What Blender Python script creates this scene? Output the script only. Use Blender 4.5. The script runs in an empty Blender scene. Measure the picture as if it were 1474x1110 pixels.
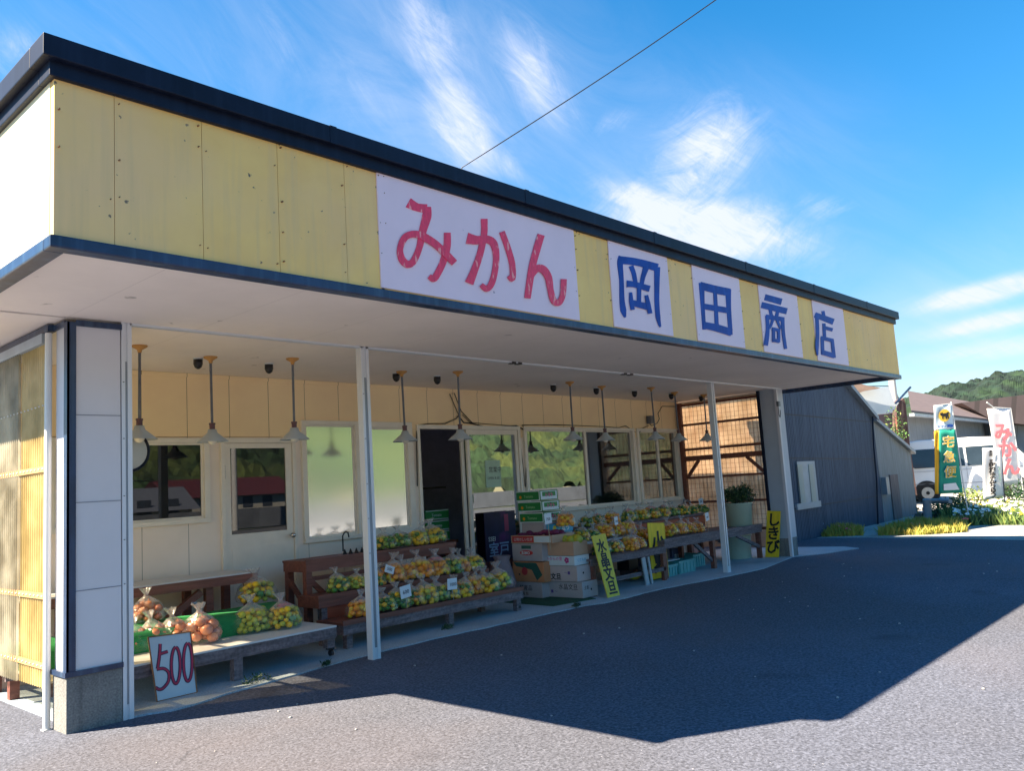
import bpy, bmesh, random, json
from math import *
from mathutils import Vector as V, Matrix, noise
random.seed(7)
D = bpy.data; C = bpy.context.scene.collection

# ------------------------------------------------------------------ view geometry
CAM = V((-2.071, -5.944, 1.4)); F = 1198.764
_y, _p, _r = radians(-47.543), radians(6.926), radians(-3.554)
_f0 = V((-sin(_y), cos(_y), 0)); _r0 = V((cos(_y), sin(_y), 0)); _u0 = V((0, 0, 1))
_f = _f0*cos(_p)+_u0*sin(_p); _u = _u0*cos(_p)-_f0*sin(_p)
R3 = _r0*cos(_r)+_u*sin(_r); U3 = _u*cos(_r)-_r0*sin(_r); F3 = _f
def ray(px, py): return F3+R3*((px-737)/F)-U3*((py-555)/F)
def at(px, py, axis, val):
    v = ray(px, py); t = (val-CAM[axis])/v[axis]; return CAM+v*t
def aY(px, py, y): return at(px, py, 1, y)
def aX(px, py, x): return at(px, py, 0, x)
def aZ(px, py, z=0.0): return at(px, py, 2, z)
def aD(px, py, d): return CAM+ray(px, py)*d

YF, XF0, XF1 = -1.746, -.673, 11.337          # fascia
HB, HT, HS = 2.73, 3.548, 2.73
YW = 2.025

# ------------------------------------------------------------------ materials
MATS = {}
def nn(nt, t, **k):
    n = nt.nodes.new(t)
    for a, b in k.items(): setattr(n, a, b)
    return n
def mat(name, col, rough=.6, var=.12, scale=4., bump=0., bscale=60., metal=0., spots=None, spot_scale=30., spot_t=.72,
        streak=None, wood=False, seam=None, spec=.5, col2=None, col2_t=(.45, .6), detail=5., fine=0., cracks=False, fc=.28, stones=0):
    if name in MATS: return MATS[name]
    m = D.materials.new(name); m.use_nodes = True; nt = m.node_tree; L = nt.links
    b = nt.nodes['Principled BSDF']; b.inputs['Roughness'].default_value = rough; b.inputs['Metallic'].default_value = metal
    b.inputs['Specular IOR Level'].default_value = spec
    tc = nn(nt, 'ShaderNodeTexCoord'); src = tc.outputs['Object']
    mp = nn(nt, 'ShaderNodeMapping'); L.new(src, mp.inputs[0])
    if wood: mp.inputs['Scale'].default_value = wood if isinstance(wood, tuple) else (.7, 14, 14)
    nz = nn(nt, 'ShaderNodeTexNoise'); nz.inputs['Scale'].default_value = scale; nz.inputs['Detail'].default_value = detail
    nz.inputs['Roughness'].default_value = .65
    L.new(mp.outputs[0], nz.inputs['Vector'])
    def mixc(a, bcol, fac, mode='MIX'):
        x = nn(nt, 'ShaderNodeMix', data_type='RGBA', blend_type=mode)
        if isinstance(fac, (int, float)): x.inputs[0].default_value = fac
        else: L.new(fac, x.inputs[0])
        for v, i in ((a, 6), (bcol, 7)):
            if isinstance(v, (tuple, list)): x.inputs[i].default_value = (*v[:3], 1)
            else: L.new(v, x.inputs[i])
        return x.outputs[2]
    def rng(s, a, b_, c=0., d=1.):
        x = nn(nt, 'ShaderNodeMapRange'); L.new(s, x.inputs[0])
        for i, v in enumerate((a, b_, c, d)): x.inputs[i+1].default_value = v
        return x.outputs[0]
    f = rng(nz.outputs[0], .3, .7)
    lo = tuple(max(0, c*(1-var)) for c in col); hi = tuple(min(1, c*(1+var)) for c in col)
    c = mixc(lo, hi, f)
    if col2:
        n2 = nn(nt, 'ShaderNodeTexNoise'); n2.inputs['Scale'].default_value = scale*.6; n2.inputs['Detail'].default_value = 6
        L.new(mp.outputs[0], n2.inputs['Vector']); c = mixc(c, col2, rng(n2.outputs[0], *col2_t))
    if spots:
        n3 = nn(nt, 'ShaderNodeTexNoise'); n3.inputs['Scale'].default_value = spot_scale; n3.inputs['Detail'].default_value = 3
        L.new(src, n3.inputs['Vector']); c = mixc(c, spots, rng(n3.outputs[0], spot_t, spot_t+.03))
    if streak:   # vertical weather streaks
        m4 = nn(nt, 'ShaderNodeMapping'); m4.inputs['Scale'].default_value = (14, 14, .8); L.new(src, m4.inputs[0])
        n4 = nn(nt, 'ShaderNodeTexNoise'); n4.inputs['Scale'].default_value = 1.3; n4.inputs['Detail'].default_value = 5
        L.new(m4.outputs[0], n4.inputs['Vector']); c = mixc(c, streak, rng(n4.outputs[0], .5, .75, 0, .6))
    if seam:     # (axis, period, width, colour)
        sp = nn(nt, 'ShaderNodeSeparateXYZ'); L.new(src, sp.inputs[0])
        a = nn(nt, 'ShaderNodeMath', operation='DIVIDE'); L.new(sp.outputs[seam[0]], a.inputs[0]); a.inputs[1].default_value = seam[1]
        fr = nn(nt, 'ShaderNodeMath', operation='FRACT'); L.new(a.outputs[0], fr.inputs[0])
        lt = nn(nt, 'ShaderNodeMath', operation='LESS_THAN'); L.new(fr.outputs[0], lt.inputs[0]); lt.inputs[1].default_value = seam[2]/seam[1]
        c = mixc(c, seam[3], lt.outputs[0])
    if fine:
        n5 = nn(nt, 'ShaderNodeTexNoise'); n5.inputs['Scale'].default_value = fine; n5.inputs['Detail'].default_value = 2
        L.new(src, n5.inputs['Vector']); g = rng(n5.outputs[0], .3, .7, 1-fc, 1+fc)
        cc = nn(nt, 'ShaderNodeMix', data_type='RGBA', blend_type='MULTIPLY'); cc.inputs[0].default_value = 1
        L.new(c, cc.inputs[6]); L.new(g, cc.inputs[7]); c = cc.outputs[2]
    if stones:
        v9 = nn(nt, 'ShaderNodeTexVoronoi'); v9.inputs['Scale'].default_value = stones; L.new(src, v9.inputs['Vector'])
        s9 = nn(nt, 'ShaderNodeSeparateColor'); L.new(v9.outputs['Color'], s9.inputs[0])
        g9 = rng(s9.outputs[0], 0, 1, .68, 1.32); c9 = nn(nt, 'ShaderNodeMix', data_type='RGBA', blend_type='MULTIPLY'); c9.inputs[0].default_value = 1
        L.new(c, c9.inputs[6]); L.new(g9, c9.inputs[7]); c = c9.outputs[2]
        h9 = nn(nt, 'ShaderNodeTexNoise'); h9.inputs['Scale'].default_value = .28; h9.inputs['Detail'].default_value = 3; L.new(src, h9.inputs['Vector'])
        c = mixc(c, (.150, .118, .112), rng(h9.outputs[0], .56, .70, 0, .28))
    if cracks:
        w2 = nn(nt, 'ShaderNodeTexNoise'); w2.inputs['Scale'].default_value = 2.2; w2.inputs['Detail'].default_value = 6; L.new(src, w2.inputs['Vector'])
        ad = nn(nt, 'ShaderNodeMix', data_type='VECTOR'); ad.inputs[0].default_value = .22; L.new(src, ad.inputs[4]); L.new(w2.outputs['Color'], ad.inputs[5])
        vo = nn(nt, 'ShaderNodeTexVoronoi', feature='DISTANCE_TO_EDGE'); vo.inputs['Scale'].default_value = .42; L.new(ad.outputs[1], vo.inputs['Vector'])
        n7 = nn(nt, 'ShaderNodeTexNoise'); n7.inputs['Scale'].default_value = .45; L.new(src, n7.inputs['Vector'])
        k1 = rng(vo.outputs['Distance'], 0, .006, .7, 0); k2 = rng(n7.outputs[0], .60, .70)
        mm = nn(nt, 'ShaderNodeMath', operation='MULTIPLY'); L.new(k1, mm.inputs[0]); L.new(k2, mm.inputs[1])
        c = mixc(c, (.035, .037, .045), mm.outputs[0])
        n8 = nn(nt, 'ShaderNodeTexNoise'); n8.inputs['Scale'].default_value = 1.1; n8.inputs['Detail'].default_value = 3; L.new(src, n8.inputs['Vector'])
        c = mixc(c, (.05, .05, .06), rng(n8.outputs[0], .66, .74, 0, .5))
    L.new(c, b.inputs['Base Color'])
    if bump:
        nb = nn(nt, 'ShaderNodeTexNoise'); nb.inputs['Scale'].default_value = bscale; nb.inputs['Detail'].default_value = 4
        L.new(mp.outputs[0], nb.inputs['Vector'])
        bp = nn(nt, 'ShaderNodeBump'); bp.inputs['Strength'].default_value = bump; bp.inputs['Distance'].default_value = .01
        L.new(nb.outputs[0], bp.inputs['Height']); L.new(bp.outputs[0], b.inputs['Normal'])
    MATS[name] = m; return m

def glass_mat(name, refl=.3, rough=.0, tint=(.02, .025, .03), through=.5, fres=True):
    """window pane: reflects, lets part of what lies behind show"""
    m = D.materials.new(name); m.use_nodes = True; nt = m.node_tree; L = nt.links; nt.nodes.clear()
    out = nn(nt, 'ShaderNodeOutputMaterial')
    gl = nn(nt, 'ShaderNodeBsdfGlossy'); gl.inputs['Roughness'].default_value = rough; gl.inputs['Color'].default_value = (.95, .97, 1, 1)
    df = nn(nt, 'ShaderNodeBsdfDiffuse'); df.inputs['Color'].default_value = (*tint, 1)
    tr = nn(nt, 'ShaderNodeBsdfTransparent'); tr.inputs['Color'].default_value = (.8, .85, .85, 1)
    m1 = nn(nt, 'ShaderNodeMixShader'); m1.inputs[0].default_value = through; L.new(df.outputs[0], m1.inputs[1]); L.new(tr.outputs[0], m1.inputs[2])
    m2 = nn(nt, 'ShaderNodeMixShader'); m2.inputs[0].default_value = refl
    L.new(m1.outputs[0], m2.inputs[1]); L.new(gl.outputs[0], m2.inputs[2]); L.new(m2.outputs[0], out.inputs[0])
    return m

def sheet_mat(name, col, trans=.5, diff=.5, rough=.25, ribs=None, dirt=.0, net=None, noise_col=None):
    """translucent fibreglass sheet; ribs are real geometry, net is printed wire"""
    m = D.materials.new(name); m.use_nodes = True; nt = m.node_tree; L = nt.links; nt.nodes.clear()
    out = nn(nt, 'ShaderNodeOutputMaterial'); tc = nn(nt, 'ShaderNodeTexCoord')
    nz = nn(nt, 'ShaderNodeTexNoise'); nz.inputs['Scale'].default_value = 3; nz.inputs['Detail'].default_value = 6; L.new(tc.outputs['Object'], nz.inputs['Vector'])
    cm = nn(nt, 'ShaderNodeMix', data_type='RGBA'); cm.inputs[6].default_value = (*[c*.75 for c in col], 1); cm.inputs[7].default_value = (*(noise_col or col), 1)
    mr = nn(nt, 'ShaderNodeMapRange'); mr.inputs[1].default_value = .35; mr.inputs[2].default_value = .65; L.new(nz.outputs[0], mr.inputs[0]); L.new(mr.outputs[0], cm.inputs[0])
    tr = nn(nt, 'ShaderNodeBsdfTransparent'); L.new(cm.outputs[2], tr.inputs[0])
    tl = nn(nt, 'ShaderNodeBsdfTranslucent'); L.new(cm.outputs[2], tl.inputs[0])
    df = nn(nt, 'ShaderNodeBsdfDiffuse'); L.new(cm.outputs[2], df.inputs[0])
    gl = nn(nt, 'ShaderNodeBsdfGlossy'); gl.inputs['Roughness'].default_value = rough
    a = nn(nt, 'ShaderNodeMixShader'); a.inputs[0].default_value = diff; L.new(tl.outputs[0], a.inputs[1]); L.new(df.outputs[0], a.inputs[2])
    b = nn(nt, 'ShaderNodeMixShader'); b.inputs[0].default_value = trans; L.new(a.outputs[0], b.inputs[1]); L.new(tr.outputs[0], b.inputs[2])
    c = nn(nt, 'ShaderNodeMixShader'); c.inputs[0].default_value = .06; L.new(b.outputs[0], c.inputs[1]); L.new(gl.outputs[0], c.inputs[2])
    L.new(c.outputs[0], out.inputs[0]); return m

def film_mat(name='clear_film', lo=.02, hi=.48, dm=.24):
    m = D.materials.new(name); m.use_nodes = True; nt = m.node_tree; L = nt.links; nt.nodes.clear()
    out = nn(nt, 'ShaderNodeOutputMaterial'); tc = nn(nt, 'ShaderNodeTexCoord')
    nz = nn(nt, 'ShaderNodeTexNoise'); nz.inputs['Scale'].default_value = 14; nz.inputs['Detail'].default_value = 5; L.new(tc.outputs['Object'], nz.inputs['Vector'])
    bp = nn(nt, 'ShaderNodeBump'); bp.inputs['Strength'].default_value = 1; bp.inputs['Distance'].default_value = .03; L.new(nz.outputs[0], bp.inputs['Height'])
    tr = nn(nt, 'ShaderNodeBsdfTransparent'); gl = nn(nt, 'ShaderNodeBsdfGlossy'); gl.inputs['Roughness'].default_value = .08; L.new(bp.outputs[0], gl.inputs['Normal'])
    df = nn(nt, 'ShaderNodeBsdfDiffuse'); df.inputs[0].default_value = (.8, .82, .85, 1); L.new(bp.outputs[0], df.inputs['Normal'])
    a = nn(nt, 'ShaderNodeMixShader'); a.inputs[0].default_value = dm; L.new(gl.outputs[0], a.inputs[1]); L.new(df.outputs[0], a.inputs[2])
    lw = nn(nt, 'ShaderNodeLayerWeight'); lw.inputs[0].default_value = .35; L.new(bp.outputs[0], lw.inputs['Normal'])
    mr = nn(nt, 'ShaderNodeMapRange'); mr.inputs[1].default_value = 0; mr.inputs[2].default_value = 1; mr.inputs[3].default_value = lo; mr.inputs[4].default_value = hi
    L.new(lw.outputs['Facing'], mr.inputs[0])
    b = nn(nt, 'ShaderNodeMixShader'); L.new(mr.outputs[0], b.inputs[0]); L.new(tr.outputs[0], b.inputs[1]); L.new(a.outputs[0], b.inputs[2])
    L.new(b.outputs[0], out.inputs[0]); return m

# ------------------------------------------------------------------ mesh builder
ORG = {}
class MB:
    def __init__(s): s.v = []; s.f = []; s.m = []; s.sm = []; s.cur = 0
    def add(s, vs, fs, smooth=False):
        n = len(s.v); s.v += [V(x) for x in vs]
        for f in fs: s.f.append([n+i for i in f]); s.m.append(s.cur); s.sm.append(smooth)
        return s
    def mt(s, i): s.cur = i; return s
    def hexa(s, p):   # 8 points: bottom 4 ccw, top 4 ccw
        return s.add(p, [(3, 2, 1, 0), (4, 5, 6, 7), (0, 1, 5, 4), (1, 2, 6, 5), (2, 3, 7, 6), (3, 0, 4, 7)])
    def box(s, x0, x1, y0, y1, z0, z1):
        return s.hexa([(x0, y0, z0), (x1, y0, z0), (x1, y1, z0), (x0, y1, z0), (x0, y0, z1), (x1, y0, z1), (x1, y1, z1), (x0, y1, z1)])
    def bar(s, p, q, w, h, up=(0, 0, 1)):
        p = V(p); q = V(q); d = (q-p).normalized(); up = V(up)
        if abs(d.dot(up)) > .99: up = V((0, 1, 0))
        a = d.cross(up).normalized(); b = a.cross(d).normalized(); a *= w/2; b *= h/2
        return s.hexa([p-a-b, q-a-b, q+a-b, p+a-b, p-a+b, q-a+b, q+a+b, p+a+b])
    def tube(s, pts, r, n=8, cap=True):
        pts = [V(p) for p in pts]; k = len(pts); rs = r if isinstance(r, (list, tuple)) else [r]*k
        d0 = (pts[1]-pts[0]).normalized(); ref = V((0, 0, 1)) if abs(d0.z) < .9 else V((1, 0, 0))
        a = d0.cross(ref).normalized(); vs = []
        for i, p in enumerate(pts):
            d = (pts[min(i+1, k-1)]-pts[max(i-1, 0)]).normalized(); a = (a-d*a.dot(d)).normalized(); b = d.cross(a)
            for j in range(n): t = 2*pi*j/n; vs.append(p+(a*cos(t)+b*sin(t))*rs[i])
        fs = [(i*n+j, i*n+(j+1) % n, (i+1)*n+(j+1) % n, (i+1)*n+j) for i in range(k-1) for j in range(n)]
        s.add(vs, fs, True)
        if cap: s.add(vs[:n], [tuple(range(n))[::-1]]); s.add(vs[-n:], [tuple(range(n))])
        return s
    def lathe(s, prof, n=20, c=(0, 0, 0), smooth=True, wob=0.):
        c = V(c); vs = []
        for (r, z) in prof:
            for j in range(n):
                t = 2*pi*j/n; rr = r*(1+wob*sin(3*t+z*20)); vs.append(c+V((rr*cos(t), rr*sin(t), z)))
        k = len(prof)
        fs = [(i*n+j, i*n+(j+1) % n, (i+1)*n+(j+1) % n, (i+1)*n+j) for i in range(k-1) for j in range(n)]
        return s.add(vs, fs, smooth)
    def prism(s, pts, vec):
        pts = [V(p) for p in pts]; n = len(pts); vec = V(vec)
        return s.add(pts+[p+vec for p in pts], [tuple(range(n))[::-1], tuple(range(n, 2*n))]+[(i, (i+1) % n, n+(i+1) % n, n+i) for i in range(n)])
    def sphere(s, c, r, sub=2, sc=(1, 1, 1)):
        bm = ICO[sub]; c = V(c)
        return s.add([c+V((p[0]*r*sc[0], p[1]*r*sc[1], p[2]*r*sc[2])) for p in bm[0]], bm[1], True)
    def build(s, name, mats, parent=None, bevel=0, solid=None):
        me = D.meshes.new(name); o0 = V(ORG.get(parent.name, (0, 0, 0))) if parent else V((0, 0, 0))
        me.from_pydata([tuple(v-o0) for v in s.v], [], s.f)
        mats = mats if isinstance(mats, (list, tuple)) else [mats]
        for m in mats: me.materials.append(m)
        for p, mi, sm in zip(me.polygons, s.m, s.sm): p.material_index = min(mi, len(mats)-1); p.use_smooth = sm
        if bevel or True:
            bm = bmesh.new(); bm.from_mesh(me); bmesh.ops.recalc_face_normals(bm, faces=bm.faces[:])
            if bevel:
                es = [e for e in bm.edges if len(e.link_faces) == 2 and e.calc_face_angle(0) > .6]
                bmesh.ops.bevel(bm, geom=es, offset=bevel, segments=2, affect='EDGES', profile=.6, clamp_overlap=True)
            bm.to_mesh(me); bm.free()
        o = D.objects.new(name, me); C.objects.link(o)
        if parent: o.parent = parent; ORG[o.name] = o0
        return o
def _ico():
    r = {}
    for s in (1, 2, 3):
        bm = bmesh.new(); bmesh.ops.create_icosphere(bm, subdivisions=s, radius=1); bm.verts.index_update()
        r[s] = ([tuple(v.co) for v in bm.verts], [tuple(v.index for v in f.verts) for f in bm.faces]); bm.free()
    return r
ICO = _ico()
def tag(o, label=None, cat=None, group=None, kind=None):
    if label: o['label'] = label
    if cat: o['category'] = cat
    if group: o['group'] = group
    if kind: o['kind'] = kind
    return o
def thing(name, label, cat, loc, group=None):
    o = D.objects.new(name, None); C.objects.link(o); o.location = loc; o.empty_display_size = .1; ORG[o.name] = V(loc)
    return tag(o, label, cat, group)
def dup(src, loc=None, rotz=None, label=None, scale=None):
    o = src.copy(); C.objects.link(o)
    if loc is not None: o.location = loc
    if rotz is not None: o.rotation_euler = (0, 0, rotz)
    if scale: o.scale = (scale,)*3
    if label: o['label'] = label
    def rec(a, b):
        for ch in [x for x in D.objects if x.parent == a and x is not b]:
            c = ch.copy(); C.objects.link(c); c.parent = b; rec(ch, c)
    rec(src, o); return o
def struct(mb, name, m, label=None):
    o = mb.build(name, m); o['kind'] = 'structure'; return o
def text(body, size, m, parent, org, xd, ud, ext=.002, bold=0., name='lettering', vertical=False, pitch=1.05, sx=1.):
    """lettering as a real thin mesh lying on a plane (org = lower-left corner)"""
    xd = V(xd).normalized(); ud = V(ud).normalized(); nd = xd.cross(ud)
    mb = MB(); items = [(ch, 0, -i*pitch*size) for i, ch in enumerate(body)] if vertical else [(body, 0, 0)]
    for ch, ox, oy in items:
        cu = D.curves.new('t', 'FONT'); cu.body = ch; cu.size = size; cu.extrude = ext; cu.offset = bold; cu.resolution_u = 2
        t = D.objects.new('t', cu); me = D.meshes.new_from_object(t)
        vs = [V(org)+xd*((v.co.x+ox)*sx)+ud*(v.co.y+oy)+nd*v.co.z for v in me.vertices]
        mb.add(vs, [tuple(p.vertices) for p in me.polygons])
        D.objects.remove(t); D.curves.remove(cu); D.meshes.remove(me)
    return mb.build(name, m, parent)
def stroke_poly(pts, w):
    """outline of a brush stroke in 2D; w single or per point"""
    k = len(pts); ws = w if isinstance(w, (list, tuple)) else [w]*k
    # smooth by Catmull-Rom
    P = []; W_ = []
    for i in range(k-1):
        p0, p1, p2, p3 = pts[max(i-1, 0)], pts[i], pts[i+1], pts[min(i+2, k-1)]
        n = 1 if k == 2 else 5
        for j in range(n):
            t = j/n; q = [0.5*((2*p1[a])+(-p0[a]+p2[a])*t+(2*p0[a]-5*p1[a]+4*p2[a]-p3[a])*t*t+(-p0[a]+3*p1[a]-3*p2[a]+p3[a])*t**3) for a in (0, 1)]
            P.append(q); W_.append(ws[i]+(ws[i+1]-ws[i])*t)
    P.append(list(pts[-1])); W_.append(ws[-1])
    Lh, Rh = [], []
    for i, p in enumerate(P):
        a = P[max(i-1, 0)]; b = P[min(i+1, len(P)-1)]; dx, dy = b[0]-a[0], b[1]-a[1]; l = hypot(dx, dy) or 1
        nx, ny = -dy/l*W_[i]/2, dx/l*W_[i]/2; Lh.append((p[0]+nx, p[1]+ny)); Rh.append((p[0]-nx, p[1]-ny))
    return Lh, Rh
def brush(mb, strokes, org, sc, plane_y, thick=.004, smooth_join=True):
    """strokes in enlarged-photo units -> strips standing on the plane y = plane_y"""
    for k, (pts, w) in enumerate(strokes):
        Lh, Rh = stroke_poly(pts, [q*1.13 for q in w] if isinstance(w, (tuple, list)) else w*1.13); n = len(Lh)
        f = lambda q, i: aY(org[0]+q[0]/sc, org[1]+q[1]/sc, plane_y-thick-k*.0006-i*.00009)
        A = [f(q, i) for i, q in enumerate(Lh)]; B = [f(q, i) for i, q in enumerate(Rh)]
        bk = V((0, thick, 0)); vs = A+B+[a+bk for a in A]+[b+bk for b in B]
        fs = []
        for i in range(n-1):
            fs += [(i, i+1, n+i+1, n+i), (2*n+i, 3*n+i, 3*n+i+1, 2*n+i+1), (i, 2*n+i, 2*n+i+1, i+1), (n+i, n+i+1, 3*n+i+1, 3*n+i)]
        fs += [(0, n, 3*n, 2*n), (n-1, 3*n-1, 4*n-1, 2*n-1)]
        mb.add(vs, fs)

# ------------------------------------------------------------------ palette
asph = mat('asphalt', (.095, .104, .136), .9, .16, .35, bump=.6, bscale=55, fine=45, fc=.3, stones=85, spots=(.30, .30, .33), spot_scale=60, spot_t=.70, spec=.2, col2=(.088, .092, .112), col2_t=(.48, .60), cracks=True, detail=8)
conc = mat('concrete_slab', (.33, .40, .45), .85, .12, 1.4, bump=.25, bscale=60, fine=90, col2=(.24, .28, .31), col2_t=(.52, .7))
conc_d = mat('old_concrete', (.20, .20, .19), .9, .2, 3, bump=.4, bscale=60, fine=80, streak=(.09, .09, .09), col2=(.13, .13, .13))
yellow = mat('faded_yellow_paint', (.98, .595, .19), .65, .12, 1.1, spots=(.14, .11, .08), spot_scale=22, spot_t=.715, bump=.08, bscale=8, streak=(.74, .50, .23), col2=(.88, .57, .28), col2_t=(.5, .75))
pale = mat('sunlit_yellow_paint', (.80, .72, .47), .6, .06, 1.2, spots=(.25, .18, .1), spot_scale=22, spot_t=.77)  # paler copy of the fascia yellow, with the sun's glare put into the colour
pinkw = mat('pinkish_white_board', (.86, .66, .72), .5, .06, .9, spots=(.28, .22, .28), spot_scale=17, spot_t=.76)
capm = mat('black_blue_metal', (.006, .010, .026), .45, .3, 3, streak=(.014, .024, .05), spec=.2)
trimm = mat('dark_blue_trim', (.016, .035, .085), .35, .35, 5, streak=(.06, .12, .2))
sof = mat('soffit_board', (.90, .80, .72), .7, .07, .8, seam=(0, .91, .004, (.72, .63, .57)), spots=(.55, .48, .42), spot_scale=5, spot_t=.72)
wall_y = mat('yellow_siding', (.98, .72, .42), .6, .07, 1.2, seam=(0, .455, .006, (.25, .16, .07)))
wall_c = mat('cream_siding', (.92, .80, .68), .6, .06, 1.2, seam=(0, .455, .006, (.30, .27, .22)))
colw = mat('white_column_panel', (.62, .62, .66), .5, .04, 1.5)
alu = mat('aluminium', (.66, .69, .73), .45, .04, 3, metal=.15)
aluw = mat('white_aluminium', (.70, .70, .68), .4, .04, 4)
wfr = mat('window_frame_white', (.82, .76, .66), .45, .05, 6)
wood_b = mat('brown_wood', (.19, .065, .045), .55, .35, 2.2, wood=(1.2, 16, 16), bump=.2, bscale=3)
wood_g = mat('weathered_wood', (.17, .13, .135), .8, .45, 2.5, wood=(1.5, 18, 18), bump=.4, bscale=3, fine=40)
wood_r = mat('reddish_board', (.40, .09, .04), .5, .3, 1.2, wood=(1.0, 8, 8))
wood_w = mat('white_board', (.62, .62, .62), .5, .06, 2)
dark = mat('dark_interior', (.035, .03, .045), .9, .3, 1)
black = mat('black_plastic', (.012, .012, .014), .35, .1, 3)
turf = mat('green_turf', (.02, .24, .07), .95, .25, 5, bump=.8, bscale=180, fine=200)
ink = mat('black_ink', (.012, .012, .016), .6, .1, 5)
navy = mat('blue_paint', (.008, .06, .32), .5, .25, 5, streak=(.02, .11, .45), spec=.2)
redp = mat('red_paint', (.86, .04, .11), .45, .15, 4, col2=(.97, .38, .36), col2_t=(.60, .66), detail=3., wood=(12, 12, 4))
rust = mat('rusty_brown', (.30, .13, .05), .8, .3, 6, col2=(.12, .04, .02))
brass = mat('rusted_flange', (.50, .25, .07), .6, .2, 8)
pipeg = mat('grey_pipe', (.12, .13, .16), .4, .2, 8)
shade = mat('grey_enamel', (.42, .46, .48), .35, .08, 4)
opal = mat('frosted_bulb', (.80, .76, .66), .2, .04, 4)
g_dark = glass_mat('dark_glass', .06, .0, (.004, .006, .012), .3)
g_clear = glass_mat('shop_glass', .30, .0, (.01, .012, .015), .75)
g_frost = glass_mat('frosted_glass', .82, .11, (.30, .31, .28), .0)
film = film_mat(); film2 = film_mat('gathered_film', .22, .75, .5)

# ------------------------------------------------------------------ ground
b = MB(); b.add([(-400, -60, -.05), (500, -60, -.05), (500, 500, -.05), (-400, 500, -.05)], [(0, 1, 2, 3)])
struct(b, 'ground', mat('dry_earth', (.085, .085, .08), .95, .25, .5, bump=.3, bscale=20, col2=(.06, .08, .035)))
xr = [aZ(px, 772.5).x for px in (1165, 1320)]
ax0, ax1 = 14.55, 13.95
b = MB(); b.add([(-30, -20, 0), (ax1-1.9, -20, 0), (ax1, -2.5, 0), (ax0, .2, 0), (14.5, 2.0, 0), (14.5, 9, 0), (-30, 9, 0)], [(0, 1, 2, 3, 4, 5, 6)])
struct(b, 'asphalt', asph)
b = MB()     # gravel yard, one sheet just under the asphalt
b.add([(12, -18, -.006), (60, -18, -.006), (60, 9, -.006), (14, 9, -.006)], [(0, 1, 2, 3)])
struct(b, 'gravel_yard', mat('pale_gravel', (.36, .35, .33), .95, .2, 1.5, bump=1, bscale=60, fine=60, col2=(.27, .26, .23)))
b = MB(); b.box(-60, 160, -30, -20, -.04, -.004)
struct(b, 'road', mat('road_asphalt', (.10, .10, .105), .9, .15, .5, fine=60))
# apron slab, ragged front edge
fe = [(.08, -.0), (.30, .02)]
ed = [aZ(px, py, .012) for px, py in ((250, 1022), (350, 992), (500, 950), (600, 925), (700, 903), (840, 872), (870, 868), (950, 848), (1050, 829), (1100, 818))]
pts = [(.08, .10)]+[(p.x, p.y) for p in ed]
fine_pts = []
for i in range(len(pts)-1):
    (x0, y0), (x1, y1) = pts[i], pts[i+1]; n = max(1, int((x1-x0)/.12))
    for j in range(n):
        t = j/n; xx = x0+(x1-x0)*t; fine_pts.append((xx, y0+(y1-y0)*t+.028*(noise.noise(V((xx*3.1, 4, 1)))+.6*noise.noise(V((xx*11, 1, 7))))))
fine_pts += [pts[-1], (10.9, .06), (11.5, -.25), (12.35, -.45), (12.6, -.1), (12.3, 2.0)]
top = [(x, y, .012) for x, y in fine_pts]+[(.08, 2.0, .012)]
b = MB(); b.prism([(x, y, -.03) for x, y, z in top], (0, 0, .042)); struct(b, 'apron_path', conc)

# ------------------------------------------------------------------ shop building
shop = thing('shop_building', 'long single storey shop with a yellow fascia, painted signboards and open produce front', 'shop', (0, 0, 0))
YB = 9.0
# facade wall in cells round the openings
XA = aY(300, 700, YW).x
o_win = (.55, aY(299, 700, YW).x, 1.235, 2.075)
o_door = (aY(317, 700, YW).x, aY(425, 700, YW).x, .03, 2.075)
o_fr = (aY(436, 700, YW).x, aY(517, 700, YW).x, .925, 2.275)
o_f2 = (aY(524, 700, YW).x, aY(594, 700, YW).x, .925, 2.275)
o_en = (aY(603, 700, YW).x, aY(751, 700, YW).x, .03, 2.245)
o_wa = (aY(758, 700, YW).x, aY(917, 700, YW).x, .985, 2.245)
o_wb = (aY(922, 700, YW).x, 10.93, .985, 2.245)
OPN = [o_win, o_door, o_fr, o_f2, o_en, o_wa, o_wb]
def wall_cells(mb, x0, x1, z0, z1, y0, y1, ops):
    xs = sorted({x0, x1, *[o[0] for o in ops], *[o[1] for o in ops]}); 
    for a, c in zip(xs, xs[1:]):
        if c-a < 1e-4: continue
        zz = [(z0, z1)]
        for o in ops:
            if o[0] < c-1e-4 and o[1] > a+1e-4:
                zz = [(max(z0, p), min(z1, q)) for (p, q) in sum([[(l, min(h, o[2])), (max(l, o[3]), h)] for l, h in zz], []) if q-p > 1e-4 and p < z1 and q > z0]
        for p, q in zz:
            if q-p > 1e-3: mb.box(a, c, y0, y1, p, q)
b = MB(); wall_cells(b, 0.02, 11.06, 2.09, 2.73, YW, YW+.12, [(o[0], o[1], o[2], o[3]) for o in OPN])
b.build('upper_wall', wall_y, shop)
b = MB(); wall_cells(b, 0.02, 11.06, -.02, 2.086, YW+.004, YW+.12, OPN)
b.build('wall', wall_c, shop)
b = MB(); b.box(0.02, 11.02, YW-.012, YW+.004, 2.69, 2.728); b.build('cornice_strip', wall_y, shop)
b = MB(); b.box(0, .12, YW+.12, YB, 0, 2.855); b.box(10.94, 11.06, YW+.12, YB, 0, 2.855); b.box(.12, 10.94, YB-.12, YB, 0, 2.855); b.build('outer_wall', mat('cream_side', (.55, .5, .4), .7), shop)
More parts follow.
